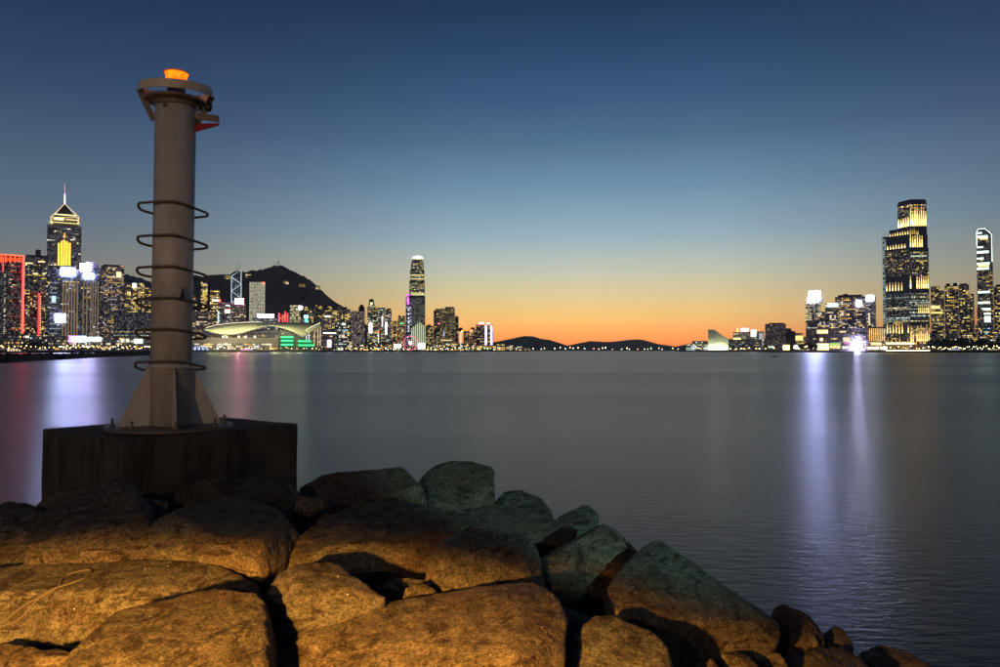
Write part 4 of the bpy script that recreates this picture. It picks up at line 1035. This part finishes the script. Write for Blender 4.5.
def flood(name, label, x, y, h, aim, col, power, cone, blend, part_col, lens):
    root = empty(name, (x, y, 1.9)); tag(root, label, 'lamp post')
    bm = bmesh.new(); add_lathe(bm, [(.12, 0), (.12, .3), (.07, .35), (.045, h)], 14); mesh_obj('post', bm, M['metal_dark'], root)
    head = Vector((0, 0, h + .12)); tgt = Vector(aim) - Vector((x, y, 1.9)); dirv = (tgt - head).normalized()
    q = dirv.to_track_quat('-Z', 'Y')
    Mx = Matrix.Translation(head) @ q.to_matrix().to_4x4()
    bm = bmesh.new()
    for r0, r1, z0, z1 in ((.09, .16, .16, .02),):
        ra = [bm.verts.new(Mx @ Vector((r0*math.cos(a), r0*math.sin(a), z0))) for a in [math.pi*2*k/16 for k in range(16)]]
        rb = [bm.verts.new(Mx @ Vector((r1*math.cos(a), r1*math.sin(a), z1))) for a in [math.pi*2*k/16 for k in range(16)]]
        for k in range(16): bm.faces.new((ra[k], ra[(k+1)%16], rb[(k+1)%16], rb[k]))
        bm.faces.new(ra)
    hd = mesh_obj('lamp_head', bm, M['metal_dark'], root)
    bm = bmesh.new(); bmesh.ops.create_circle(bm, cap_ends=True, segments=16, radius=.10, matrix=Mx @ Matrix.Translation((0, 0, .08))); mesh_obj('lens', bm, emis('lamp_lens_' + name, part_col, lens), hd)
    ld = bpy.data.lights.new('lamp_light', 'SPOT'); ld.energy = power; ld.color = col; ld.spot_size = R(cone); ld.spot_blend = blend; ld.shadow_soft_size = .06
    lo = bpy.data.objects.new('lamp_light', ld); COL.objects.link(lo); lo.parent = root
    lo.location = head + dirv * .05; lo.rotation_euler = q.to_euler()
    return root
flood('bollard_lamp', 'low orange bollard lamp with downward hood lighting the near boulders', -1.4, .3, 1.12, (-1.5, .67, 1.34), (1.0, .43, .062), 4500, 140, .10, (1, .5, .12), 3)
flood('flood_lamp', 'tall orange sodium lamp on the promenade behind the beacon walk', -4.6, -7.0, 4.6, (-2.6, 7.5, 3.9), (1.0, .66, .36), 900, 80, 1.0, (1, .5, .12), 20)
flood('flood_lamp', 'blue green flood lamp on the promenade lighting the far boulders', 4.6, -4.2, 2.9, (.75, 9.1, 3.55), (.42, .88, .80), 3600, 26, .4, (.5, 1, 1), 20)

# ------------------------------------------------------------------ boulders
def tex_(name, kind, size, **k):
    t_ = bpy.data.textures.new(name, kind); t_.noise_scale = size
    for a, v in k.items(): setattr(t_, a, v)
    return t_
TB = tex_('boulder_lumps', 'CLOUDS', .6, noise_depth=2)
TM = tex_('boulder_ridges', 'CLOUDS', .16, noise_depth=4, noise_type='HARD_NOISE')
TF = tex_('boulder_grain', 'CLOUDS', .045, noise_depth=3)
RB = random.Random(77)

def chop(bm, n, lo=.86, hi=.95):
    """fracture planes that break corners off"""
    for _ in range(n):
        d = Vector((RB.uniform(-1, 1), RB.uniform(-1.1, .3), RB.uniform(-.1, 1))).normalized()
        c = sum((v.co for v in bm.verts), Vector()) / len(bm.verts)
        sup = max((v.co - c).dot(d) for v in bm.verts)
        r_ = bmesh.ops.bisect_plane(bm, geom=bm.verts[:] + bm.edges[:] + bm.faces[:], plane_co=c + d * sup * RB.uniform(lo, hi), plane_no=d, clear_outer=True)
        ed = [g for g in r_['geom_cut'] if isinstance(g, bmesh.types.BMEdge)]
        if ed: bmesh.ops.holes_fill(bm, edges=ed, sides=0)

def boulder(label, pts, body=.75, vox=.019, lump=.024, group=None, name='boulder', cuts=(7, .78, .93)):
    """pts: visible corners as (px, py, depth); hidden body hangs below and behind them"""
    V = [P(*p) for p in pts]
    xs = [v.x for v in V]; w = max(xs) - min(xs)
    c = sum(V, Vector()) / len(V)
    allp = list(V)
    for v in V:
        allp.append(v + Vector(((c.x - v.x) * .25, body * .45, -body)) )
        allp.append(v + Vector(((c.x - v.x) * .05, body * .35, -body * .35)))
    bm = bmesh.new()
    base = Vector((c.x, c.y, min(p.z for p in allp)))
    for p in allp: bm.verts.new(p - base)
    r_ = bmesh.ops.convex_hull(bm, input=bm.verts[:])
    bmesh.ops.delete(bm, geom=[g for g in r_['geom_interior'] if isinstance(g, bmesh.types.BMVert)] , context='VERTS')
    chop(bm, *cuts)
    o = mesh_obj(name, bm, M['rock'])
    o.location = base
    m = o.modifiers.new('rem', 'REMESH'); m.mode = 'VOXEL'; m.voxel_size = vox; m.use_smooth_shade = True
    m = o.modifiers.new('smooth', 'SMOOTH'); m.factor = .2; m.iterations = 1
    for tx, s_ in ((TB, lump), (TM, -lump * .9), (TF, lump * .45)):
        m = o.modifiers.new('disp', 'DISPLACE'); m.texture = tx; m.texture_coords = 'GLOBAL'; m.strength = s_; m.mid_level = .5
    tag(o, label, 'boulder', group or 'boulders of the breakwater heap')
    return o

boulder('long low rust brown boulder with a rope lying across it', [(-70, 590, 4.7), (-20, 570, 5.0), (28, 563, 5.05), (80, 560, 5.1), (160, 560, 5.1), (216, 564, 5.0), (256, 582, 4.85), (262, 596, 4.7), (-70, 596, 4.6), (0, 592, 4.62), (80, 590, 4.62), (160, 586, 4.68), (164, 612, 4.6), (80, 632, 4.48), (60, 652, 4.42), (0, 648, 4.42), (-70, 650, 4.45)], .8, cuts=(4, .87, .95))
ROPE_ROCK = bpy.data.objects['boulder']
boulder('big smooth ochre boulder in front of the roped one', [(72, 636, 3.75), (110, 613, 3.95), (164, 604, 4.05), (205, 591, 4.18), (249, 586, 4.22), (264, 603, 4.1), (271, 642, 3.8), (268, 690, 3.35), (160, 720, 3.15), (60, 700, 3.3), (120, 648, 3.58), (200, 640, 3.66)], .8, cuts=(4, .87, .95))
boulder('large flat topped block boulder below the near corner of the concrete plinth', [(15, 544, 5.15), (16, 570, 5.05), (62, 566, 4.95), (146, 560, 5.0), (148, 530, 5.15), (146, 497, 5.75), (122, 478, 6.05), (85, 486, 6.0), (50, 508, 5.7), (60, 548, 4.96), (140, 540, 5.0), (16, 546, 5.08)], .9)
boulder('small orange lit boulder wedged behind the flat topped block', [(28, 502, 6.15), (55, 489, 6.3), (100, 480, 6.35), (112, 487, 6.3), (60, 514, 5.95), (34, 514, 5.95)], .7)
boulder('dark layered boulder left of the flat topped block', [(-50, 505, 5.9), (0, 500, 6.0), (30, 504, 5.95), (47, 515, 5.75), (14, 545, 5.4), (15, 572, 5.2), (-40, 575, 5.2)], .8)
boulder('angular boulder with a pale front edge right of the flat topped block', [(149, 529, 5.3), (160, 516, 5.35), (208, 496, 5.9), (256, 500, 6.0), (297, 516, 5.75), (281, 548, 5.25), (264, 582, 5.0), (240, 575, 5.0), (160, 562, 5.1), (149, 560, 5.12), (163, 520, 5.12), (186, 534, 4.98), (250, 545, 4.95)], .8)
boulder('dark boulder under the long side of the concrete plinth', [(150, 500, 6.2), (152, 492, 6.3), (210, 477, 6.5), (262, 475, 6.75), (304, 482, 6.8), (308, 522, 6.2), (230, 512, 6.1), (150, 516, 6.05)], .8)
boulder('broad dark flat boulder right of the concrete plinth', [(296, 480, 7.3), (320, 475, 7.6), (345, 474, 7.7), (380, 470, 7.8), (409, 467, 7.9), (414, 471, 7.8), (430, 497, 7.2), (370, 516, 6.8), (318, 520, 6.7), (298, 505, 6.9)], .9)
boulder('rounded teal lit boulder at the crest of the heap', [(414, 476, 8.2), (430, 468, 8.4), (450, 461, 8.5), (470, 461, 8.5), (494, 468, 8.3), (495, 489, 7.9), (460, 506, 7.6), (428, 502, 7.7), (455, 480, 8.0)], .9)
boulder('low rounded boulder just beyond the teal lit crest', [(490, 494, 8.6), (505, 490, 8.8), (522, 490, 8.9), (541, 498, 8.7), (552, 508, 8.5), (554, 522, 8.2), (500, 516, 8.2)], .9)
boulder('small rounded boulder alone at the seaward rim', [(556, 520, 8.2), (561, 511, 8.4), (570, 506, 8.5), (588, 505, 8.5), (602, 515, 8.3), (602, 530, 8.0), (565, 532, 7.9)], .8)
boulder('wide humped boulder in the middle of the heap, dark on top', [(276, 560, 5.5), (296, 540, 5.8), (318, 520, 6.2), (350, 507, 6.6), (393, 498, 6.8), (447, 511, 6.6), (462, 522, 6.3), (436, 542, 5.8), (424, 572, 5.45), (380, 566, 5.4), (330, 556, 5.4), (290, 576, 5.2), (370, 530, 5.9)], .9)
boulder('flat dark boulder between the crest and the seaward rim', [(448, 512, 7.2), (500, 505, 7.6), (540, 512, 7.6), (578, 529, 7.3), (560, 548, 6.8), (500, 545, 6.6), (450, 530, 6.7)], .9)
boulder('squared teal lit boulder with an orange foot in the middle of the heap', [(423, 574, 5.1), (438, 543, 5.35), (468, 527, 5.65), (536, 538, 5.7), (550, 560, 5.5), (547, 588, 5.2), (490, 594, 5.0), (455, 606, 4.9), (427, 604, 4.9), (453, 548, 5.12), (470, 575, 4.92)], .85)
boulder('tilted teal lit boulder leaning towards the big seaward slab', [(537, 548, 5.9), (560, 531, 6.2), (618, 520, 6.6), (646, 543, 6.4), (622, 580, 5.9), (600, 604, 5.6), (576, 620, 5.4), (558, 604, 5.4), (546, 578, 5.55), (600, 560, 6.0)], .9)
boulder('biggest slab boulder, blue green on top, sloping down to the water', [(596, 618, 5.0), (603, 590, 5.3), (628, 560, 5.8), (650, 543, 6.05), (662, 541, 6.1), (710, 557, 6.1), (763, 585, 5.9), (783, 611, 5.65), (779, 642, 5.35), (747, 656, 5.15), (740, 690, 4.9), (680, 690, 4.75), (645, 624, 4.85), (634, 586, 5.28), (700, 632, 4.95), (752, 628, 5.2)], .9)
boulder('wedge boulder tucked behind the foot of the biggest slab', [(776, 606, 6.2), (790, 602, 6.4), (816, 615, 6.4), (827, 630, 6.2), (824, 648, 5.9), (778, 656, 5.7)], .9)
boulder('small pointed boulder at the water side below the wedge', [(822, 636, 6.4), (836, 624, 6.6), (857, 638, 6.5), (845, 655, 6.2), (826, 652, 6.2)], .9)
boulder('low brown boulder at the foot of the heap by the water', [(752, 680, 5.3), (772, 664, 5.6), (800, 650, 5.85), (850, 640, 6.0), (872, 652, 5.9), (887, 668, 5.7), (880, 730, 5.1), (760, 730, 5.0)], .9)
boulder('dark half drowned boulder at the waterline', [(862, 652, 6.9), (880, 645, 7.1), (905, 650, 7.1), (938, 667, 6.8), (930, 700, 6.3), (870, 690, 6.3)], .8)
boulder('huge bright ochre boulder with a sharp right shoulder', [(266, 662, 3.95), (287, 634, 4.2), (320, 618, 4.4), (362, 606, 4.55), (412, 607, 4.55), (440, 602, 4.6), (488, 586, 4.7), (536, 583, 4.7), (556, 596, 4.5), (567, 614, 4.3), (566, 645, 4.05), (562, 700, 3.6), (420, 740, 3.3), (300, 730, 3.4), (262, 700, 3.6), (521, 596, 4.42), (512, 655, 3.66), (400, 640, 3.95)], .8, cuts=(4, .90, .97))
boulder('ochre boulder with a rounded top between the roped and the bright one', [(261, 590, 4.5), (276, 575, 4.65), (294, 565, 4.72), (332, 561, 4.75), (354, 577, 4.62), (386, 599, 4.45), (350, 616, 4.3), (288, 640, 4.15), (270, 620, 4.25), (300, 588, 4.38), (345, 588, 4.42)], .8, cuts=(4, .87, .95))
boulder('orange boulder below the biggest slab', [(565, 648, 4.2), (580, 630, 4.4), (596, 616, 4.5), (642, 620, 4.5), (664, 642, 4.3), (684, 672, 4.05), (690, 720, 3.7), (570, 730, 3.6)], .8)
boulder('dark boulder in the low corner under the roped one', [(-40, 650, 4.1), (0, 642, 4.2), (50, 650, 4.1), (75, 668, 3.9), (60, 740, 3.4), (-40, 740, 3.4)], .7)
boulder('dark sunken boulder in the gap between humped and bright boulders', [(370, 590, 5.1), (390, 578, 5.25), (425, 580, 5.2), (440, 600, 5.0), (430, 625, 4.7), (380, 620, 4.7)], .7)
boulder('dark sunken boulder in the gap before the biggest slab', [(545, 600, 5.1), (570, 610, 5.1), (600, 622, 4.9), (590, 650, 4.6), (560, 640, 4.6), (550, 615, 4.9)], .7)
boulder('dark boulder in the gap right of the angular one', [(258, 560, 5.6), (285, 530, 6.1), (320, 520, 6.3), (310, 560, 5.6), (285, 590, 5.2), (262, 585, 5.2)], .7)
rd = random.Random(31)
HID = 'boulder of the lower heap mostly covered by the boulders on top of it'
for i, (x, y, z, s_) in enumerate(((-5.4, 6.2, 1.1, .8), (-5.6, 8.0, .9, 1.0), (-4.5, 9.3, .9, 1.0), (-3.0, 9.6, 1.0, 1.0), (-1.7, 9.3, 1.0, 1.0), (-.5, 9.6, .8, 1.0), (.5, 9.2, .7, .9), (1.3, 8.3, .6, .9), (2.0, 7.2, .4, .8), (-1.5, 7.6, 1.0, .9), (-.3, 7.2, 1.0, .9), (.4, 6.3, .9, .9), (-3.6, 5.4, 1.0, .8), (-2.0, 5.0, 1.0, .8), (0, 4.6, 1.0, .8), (1.2, 5.2, .7, .8), (1.8, 4.2, .9, .8), (2.6, 4.9, .3, .8), (3.0, 3.6, .6, .9), (-5, 4.2, 1.1, .9), (-2.6, 3.0, 1.0, .8), (-1, 2.4, 1.1, .8), (.6, 2.6, 1.1, .8), (2.0, 2.6, 1.0, .8), (-4.4, 2.4, 1.2, .8), (-6.4, 3.4, 1.1, 1.0), (3.6, 1.8, .7, .9), (-7.0, 5.4, .9, 1.0), (3.4, 5.6, -.1, .8))):
    bm = bmesh.new()
    pts = [Vector((rd.gauss(0, 1), rd.gauss(0, 1), rd.gauss(0, 1))).normalized() * s_ * rd.uniform(.75, 1) for _ in range(16)]
    for p in pts: bm.verts.new(Vector((p.x, p.y, p.z * .7)))
    r_ = bmesh.ops.convex_hull(bm, input=bm.verts[:])
    o = mesh_obj('boulder', bm, M['rock']); o.location = (x, y, z)
    m = o.modifiers.new('rem', 'REMESH'); m.mode = 'VOXEL'; m.voxel_size = .05; m.use_smooth_shade = True
    m = o.modifiers.new('smooth', 'SMOOTH'); m.iterations = 3
    m = o.modifiers.new('disp', 'DISPLACE'); m.texture = TM; m.texture_coords = 'GLOBAL'; m.strength = .07
    tag(o, HID, 'boulder', 'lower boulders of the heap')
for px, py, d, r_ in ((303, 604, 4.8, .17), (330, 648, 4.3, .16), (346, 632, 4.4, .12), (152, 508, 5.95, .16), (150, 550, 5.3, .10), (392, 594, 4.95, .13), (416, 602, 4.85, .15), (556, 628, 4.8, .14), (580, 645, 4.5, .13), (600, 660, 4.4, .12), (706, 676, 4.7, .15), (738, 676, 4.9, .16), (806, 645, 5.95, .14), (311, 506, 6.5, .17), (274, 612, 4.35, .10), (58, 655, 3.95, .12), (644, 640, 4.5, .10), (770, 662, 5.2, .13)):
    bm = bmesh.new()
    for _ in range(14): bm.verts.new(Vector((rd.gauss(0, 1), rd.gauss(0, .8), rd.gauss(0, .7))).normalized() * r_ * rd.uniform(.7, 1.15))
    bmesh.ops.convex_hull(bm, input=bm.verts[:])
    o = mesh_obj('stone', bm, M['rock']); o.location = P(px, py, d)
    m = o.modifiers.new('rem', 'REMESH'); m.mode = 'VOXEL'; m.voxel_size = .012; m.use_smooth_shade = True
    m = o.modifiers.new('disp', 'DISPLACE'); m.texture = TM; m.texture_coords = 'GLOBAL'; m.strength = .02
    tag(o, 'small broken stone wedged in a dark gap between the big boulders', 'stone', 'small stones wedged between the boulders')
bm = bmesh.new(); bmesh.ops.create_grid(bm, x_segments=40, y_segments=40, size=1)
for v in bm.verts:
    x, y = -1.8 + v.co.x * 6.2, 5.2 + v.co.y * 5.0
    ex = max(0, abs(v.co.x) - .55) / .45; ey = max(0, abs(v.co.y + .1) - .6) / .4
    h = 1.0 * (1 - min(1, (ex*ex + ey*ey)) ** .8) - max(0, x) * .18
    v.co = Vector((x, y, h - .35 + .18 * noise.noise((x, y, 1)) - (1.2 if min(1, ex + ey) >= 1 else 0)))
tag(mesh_obj('ground', bm, M['rock'], smooth=True), kind='structure')

# ------------------------------------------------------------------ concrete plinth
near, left, right = P(122, 441, 6.54), P(40, 431, 7.35), P(298, 424, 8.05)
zt = near.z
ax = (Vector((right.x - near.x, right.y - near.y, 0))); lx = ax.length; ax.normalize()
ay = Vector((-ax.y, ax.x, 0)); ly = Vector((left.x - near.x, left.y - near.y, 0)).dot(ay) + .20
pc = Vector((near.x, near.y, 0)) + ax * lx/2 + ay * ly/2
def plinth_mat():
    m, t, b = new_mat('stained_concrete')
    c = t.nodes.new('ShaderNodeTexCoord').outputs['Object']
    n1 = tex(t, 'ShaderNodeTexNoise', 2.2, c, Detail=8.0, Roughness=.7)
    n2 = tex(t, 'ShaderNodeTexNoise', 3.0, mapping(t, c, (2.2, 2.2, .35)), Detail=6.0, Roughness=.65)
    n3 = tex(t, 'ShaderNodeTexNoise', 60.0, c, Detail=4.0)
    base = mixc(t, ramp(t, n1.outputs[0], [(.35, (0,)*3), (.7, (1,)*3)]), (.055, .05, .042), (.10, .088, .07))
    base = mixc(t, ramp(t, n2.outputs[0], [(.48, (0,)*3), (.66, (1,)*3)]), base, (.028, .026, .022))
    t.links.new(base, b.inputs['Base Color']); b.inputs['Roughness'].default_value = .9; b.inputs['Specular IOR Level'].default_value = .2
    t.links.new(bump(t, n3.outputs[0], .5, .006, bump(t, n1.outputs[0], .5, .02)), b.inputs['Normal'])
    return m
bm = bmesh.new(); add_box(bm, -lx/2, lx/2, -ly/2, ly/2, 0, 1.35)
bmesh.ops.bevel(bm, geom=bm.edges[:], offset=.022, segments=3, affect='EDGES', profile=.5)
bmesh.ops.subdivide_edges(bm, edges=[e for e in bm.edges if e.calc_length() > .5], cuts=14, use_grid_fill=True)
for v in bm.verts:
    n_ = Vector((noise.noise(v.co * 3), noise.noise(v.co * 3 + Vector((5, 1, 2))), noise.noise(v.co * 3 + Vector((1, 7, 3))))) * .010
    v.co += n_
o = mesh_obj('concrete_plinth', bm, plinth_mat(), smooth=True)
o.location = (pc.x, pc.y, zt - 1.35); o.rotation_euler = (0, 0, math.atan2(ax.y, ax.x))
for p_ in o.data.polygons: p_.use_smooth = False
tag(o, 'dark square concrete plinth carrying the navigation beacon', 'plinth')

# ------------------------------------------------------------------ beacon
def paint_mat(name, col, rust=.5):
    m, t, b = new_mat(name)
    c = t.nodes.new('ShaderNodeTexCoord').outputs['Object']
    n1 = tex(t, 'ShaderNodeTexNoise', 3.0, mapping(t, c, (2, 2, .5)), Detail=8.0, Roughness=.7)
    n2 = tex(t, 'ShaderNodeTexNoise', 14.0, c, Detail=6.0, Roughness=.7)
    base = mixc(t, ramp(t, n1.outputs[0], [(.4, (0,)*3), (.75, (1,)*3)]), col, tuple(v*.6 for v in col))
    base = mixc(t, ramp(t, n2.outputs[0], [(.62, (0,)*3), (.72, (rust,)*3)]), base, (.10, .045, .02))
    t.links.new(base, b.inputs['Base Color']); b.inputs['Roughness'].default_value = .5
    t.links.new(bump(t, n2.outputs[0], .2, .004), b.inputs['Normal'])
    return m
PA = paint_mat('weathered_cream_paint', (.62, .57, .50)); PB = paint_mat('rusty_steel', (.16, .13, .10), .8)
D0 = 7.62
bx = empty('navigation_beacon', ((171.0 - 500) / F * D0, D0, zt)); bx.rotation_euler = (0, R(.45), 0); tag(bx, 'tall cream steel navigation beacon with glowing orange lamp on the concrete plinth', 'beacon')
cr = .5 * 38.4 / F * D0
z_of = lambda y: zat(y, D0) - zt
zf = z_of(101.5)
bm = bmesh.new(); add_lathe(bm, [(cr, .03), (cr, zf)], 48); mesh_obj('column', bm, PA, bx, True)
for p_ in bx.children[0].data.polygons: p_.use_smooth = len(p_.vertices) == 4
bm = bmesh.new(); add_lathe(bm, [(.60, .0), (.61, .006), (.61, .03), (.60, .036)], 40); mesh_obj('base_plate', bm, PB, bx)
bm = bmesh.new(); add_lathe(bm, [(cr + .003, z_of(368)), (cr + .022, z_of(367.6)), (cr + .022, z_of(364)), (cr + .003, z_of(363.6))], 48); mesh_obj('collar', bm, PA, bx)
g_ang = math.atan2(-.87, .5)
hg = z_of(368)
for k in range(4):
    a = g_ang + k * math.pi/2
    bm = bmesh.new(); Mx = Matrix.Rotation(a, 4, 'Z')
    prof = [(cr - .01, .036), (.475, .036), (.475, .075), (cr + .03, hg), (cr - .01, hg)]
    f = [bm.verts.new(Mx @ Vector((r_, -.011, z_))) for r_, z_ in prof]; k2 = [bm.verts.new(Mx @ Vector((r_, .011, z_))) for r_, z_ in prof]
    bm.faces.new(f); bm.faces.new(k2[::-1])
    for i in range(5): bm.faces.new((f[i], k2[i], k2[(i+1)%5], f[(i+1)%5]))
    mesh_obj('gusset', bm, PA, bx)
# folded skirt plates between the gussets give the base its tapering outline
for k in range(8):
    a = g_ang + math.pi/4 + k * math.pi/4
    bm = bmesh.new(); x_, y_ = .53*math.cos(a), .53*math.sin(a)
    add_lathe(bm, [(.026, .036), (.026, .062)], 6, (x_, y_, 0)); add_lathe(bm, [(.013, .062), (.013, .12)], 8, (x_, y_, 0)); mesh_obj('anchor_bolt', bm, PB, bx)
# step rungs
def rung(zr):
    plan = [(-.21, -.20, .03), (-.10, -.215, .035), (.07, -.222, .04), (.125, -.185, .036), (.22, -.035, .01), (.295, .075, -.015), (.305, .105, -.03), (.285, .125, -.045), (.17, .17, -.05), (.10, .205, -.05), (0, .218, -.05), (-.12, .16, -.05), (-.18, .02, -.05), (-.215, -.10, -.05), (-.265, -.145, -.035), (-.285, -.17, -.005), (-.268, -.19, .025)]
    bm = bmesh.new(); add_tube(bm, catmull([(x, y, zr + z) for x, y, z in plan], 4, True), .0135, 8, True)
    return mesh_obj('step_rung', bm, PB, bx, True)
for y in (209.5, 242, 272.5, 303, 333.5, 365): rung(z_of(y))
# top: flange, guard ring, brackets, lamp
bm = bmesh.new(); add_lathe(bm, [(cr - .002, zf - .075), (cr + .012, zf - .07), (cr + .02, zf - .03), (.29, zf - .018), (.295, zf - .014), (.295, zf + .008), (.29, zf + .012), (.02, zf + .013)], 40); mesh_obj('flange', bm, PB, bx)
zr = z_of(91.5) - .042
bm = bmesh.new()
def band(bm, r, z0, z1, th, seg=48):
    add_lathe(bm, [(r, z0), (r, z1)], seg, cap=False); add_lathe(bm, [(r - th, z0), (r - th, z1)], seg, cap=False)
    add_lathe(bm, [(r - th, z1), (r, z1)], seg, cap=False); add_lathe(bm, [(r - th, z0), (r, z0)], seg, cap=False)
band(bm, .355, zr, zr + .085, .012); bmesh.ops.remove_doubles(bm, verts=bm.verts[:], dist=.0005); bmesh.ops.rotate(bm, verts=bm.verts[:], cent=(0, 0, zr + .04), matrix=Matrix.Rotation(R(5), 3, 'X')); gr = mesh_obj('guard_ring', bm, PA, bx, True)
for p_ in gr.data.polygons: p_.use_smooth = False
def strap(pts, w, th, part, mat, parent=bx):
    bm = bmesh.new()
    for a, b2 in zip(pts, pts[1:]):
        a, b2 = Vector(a), Vector(b2); d = (b2 - a); L_ = d.length; d.normalize()
        side = d.cross(Vector((0, 0, 1)))
        if side.length < .1: side = Vector((1, 0, 0))
        side.normalize(); up_ = side.cross(d)
        Mx = Matrix((( *d, 0), (*side, 0), (*up_, 0), (0, 0, 0, 1))).transposed(); Mx.translation = a
        add_box(bm, 0, L_, -th/2, th/2, -w/2, w/2, Mx)
    return mesh_obj(part, bm, mat, parent)
for a in (198, 18, 108):
    c_, s_ = math.cos(R(a)), math.sin(R(a))
    strap([(c_*.35, s_*.35, zr + .03), (c_*(cr + .005), s_*(cr + .005), zf - .22)], .06, .010, 'ring_bracket', PB)
RED_LIT = simple('red_paint', (.42, .03, .025), .45); 
# folded side bracket on the right: grey outside, red lamp light painted on the inner face
e0 = Vector((cr*.95, .02, zf - .175)); tip = Vector((.47, -.06, zf - .22)); e1 = Vector((cr*.98, -.10, zf - .27))
bm = bmesh.new()
def slab(bm, quad, th):
    n_ = (quad[1] - quad[0]).cross(quad[3] - quad[0]).normalized() * th
    a = [bm.verts.new(p) for p in quad]; b2 = [bm.verts.new(p + n_) for p in quad]
    bm.faces.new(a); bm.faces.new(b2[::-1])
    for i in range(4): bm.faces.new((a[i], b2[i], b2[(i+1)%4], a[(i+1)%4]))
slab(bm, [Vector((.23, -.10, zf - .21)), Vector((.475, -.06, zf - .235)), Vector((.475, -.06, zf - .165)), Vector((.23, -.10, zf - .14))], .008)
sb = mesh_obj('side_bracket', bm, PB, bx)
bm = bmesh.new(); slab(bm, [Vector((cr - .01, .02, zf - .315)), Vector((.475, -.05, zf - .262)), Vector((.475, -.05, zf - .238)), Vector((cr - .01, .02, zf - .225))], .008); mesh_obj('red_bracket_face', bm, RED_LIT, sb)
bm = bmesh.new(); bmesh.ops.create_icosphere(bm, subdivisions=2, radius=.045, matrix=Matrix.Translation((.345, -.02, zf - .06)) @ Matrix.Diagonal((.9, .9, 1.25, 1))); mesh_obj('cable_gland', bm, M['metal_dark'], bx, True)
bm = bmesh.new(); bmesh.ops.create_uvsphere(bm, u_segments=10, v_segments=6, radius=.022, matrix=Matrix.Translation((-.02, -cr - .01, zf - .10))); mesh_obj('bolt_head', bm, PB, bx, True)
bm = bmesh.new()
tz = z_of(297)
q = [bm.verts.new(p) for p in ((.13, -cr*.78, tz - .03), (.175, -cr*.62, tz - .03), (.165, -cr*.66, tz + .09))]; q2 = [bm.verts.new(v.co + Vector((.012, -.02, 0))) for v in q]
bm.faces.new(q); bm.faces.new(q2[::-1])
for i in range(3): bm.faces.new((q[i], q2[i], q2[(i+1)%3], q[(i+1)%3]))
mesh_obj('hanging_tag', bm, M['metal_dark'], bx)
# lamp
zl = z_of(82.5)
lr = .5 * 22 / F * D0
bm = bmesh.new(); add_lathe(bm, [(.09, zf + .012), (.09, zl - .03), (lr, zl - .02), (lr, zl)], 32); lh = mesh_obj('lamp_base', bm, PB, bx)
def lens_mat():
    m = bpy.data.materials.new('lit_beacon_lens'); m.use_nodes = True; t = m.node_tree
    t.nodes.remove(t.nodes['Principled BSDF'])
    c = t.nodes.new('ShaderNodeTexCoord').outputs['Object']
    nz = tex(t, 'ShaderNodeTexNoise', 26.0, mapping(t, c, (1, 1, .5)), Detail=2.0)
    e = t.nodes.new('ShaderNodeEmission')
    t.links.new(mixc(t, ramp(t, nz.outputs[0], [(.35, (0,)*3), (.65, (1,)*3)]), (1, .10, .003), (1, .26, .010)), e.inputs[0])
    e.inputs[1].default_value = 1.9
    t.links.new(e.outputs[0], t.nodes['Material Output'].inputs[0])
    return m
bm = bmesh.new(); add_lathe(bm, [(lr*.93, zl), (lr*.9, zl + .03), (lr*.93, zl + .07), (lr*1.02, zl + .09)], 32); mesh_obj('lamp_lens', bm, lens_mat(), lh, True)
bm = bmesh.new(); add_lathe(bm, [(lr*1.08, zl + .09), (lr*1.1, zl + .097), (lr*.9, zl + .108), (.01, zl + .114)], 32); mesh_obj('lamp_cap', bm, emis('lamp_cap_red', (1, .08, .01), .45), lh, True)

# ------------------------------------------------------------------ rope on the long boulder
dg = bpy.context.evaluated_depsgraph_get()
dg.update()
ev = ROPE_ROCK.evaluated_get(dg)
inv = ROPE_ROCK.matrix_world.inverted() if ROPE_ROCK.matrix_world.translation.length > 0 else Matrix.Translation(-ROPE_ROCK.location)
rp = []
for px, py in ((-30, 634), (0, 624), (24, 606), (44, 596), (58, 588), (64, 578), (76, 573), (88, 571), (91, 573), (82, 580), (66, 586), (54, 590), (40, 598), (28, 612), (16, 622), (0, 628), (-30, 642)):
    ok, hp, nn, _ = ev.ray_cast(inv @ EYE, (inv.to_3x3() @ ray(px, py)).normalized())
    rp.append((ROPE_ROCK.location + hp + nn * .008) if ok else P(px, py, 4.5))
bm = bmesh.new(); add_tube(bm, catmull(rp, 8), .0062, 8)
def rope_mat():
    m, t, b = new_mat('hemp_rope')
    c = t.nodes.new('ShaderNodeTexCoord').outputs['Object']
    wv_ = t.nodes.new('ShaderNodeTexWave'); wv_.inputs['Scale'].default_value = 40; wv_.inputs['Distortion'].default_value = 1; t.links.new(c, wv_.inputs['Vector'])
    t.links.new(mixc(t, wv_.outputs[1], (.17, .15, .12), (.08, .07, .055)), b.inputs['Base Color']); b.inputs['Roughness'].default_value = .9
    t.links.new(bump(t, wv_.outputs[1], .8, .006), b.inputs['Normal'])
    return m
tag(mesh_obj('rope', bm, rope_mat(), smooth=True), 'thin looped tan rope lying on the long rust brown boulder', 'rope')

# ------------------------------------------------------------------ evening haze over the harbour
bm = bmesh.new(); add_box(bm, -14600, 14600, -400, 14400, -3, 640)
hm = bpy.data.materials.new('thin_evening_haze'); hm.use_nodes = True; t = hm.node_tree
t.nodes.remove(t.nodes['Principled BSDF'])
pv = t.nodes.new('ShaderNodeVolumePrincipled'); pv.inputs['Density'].default_value = 3.2e-5; pv.inputs['Color'].default_value = (.85, .88, .92, 1); pv.inputs['Anisotropy'].default_value = .55
t.links.new(pv.outputs[0], t.nodes['Material Output'].inputs['Volume'])
tag(mesh_obj('haze', bm, hm), kind='stuff')
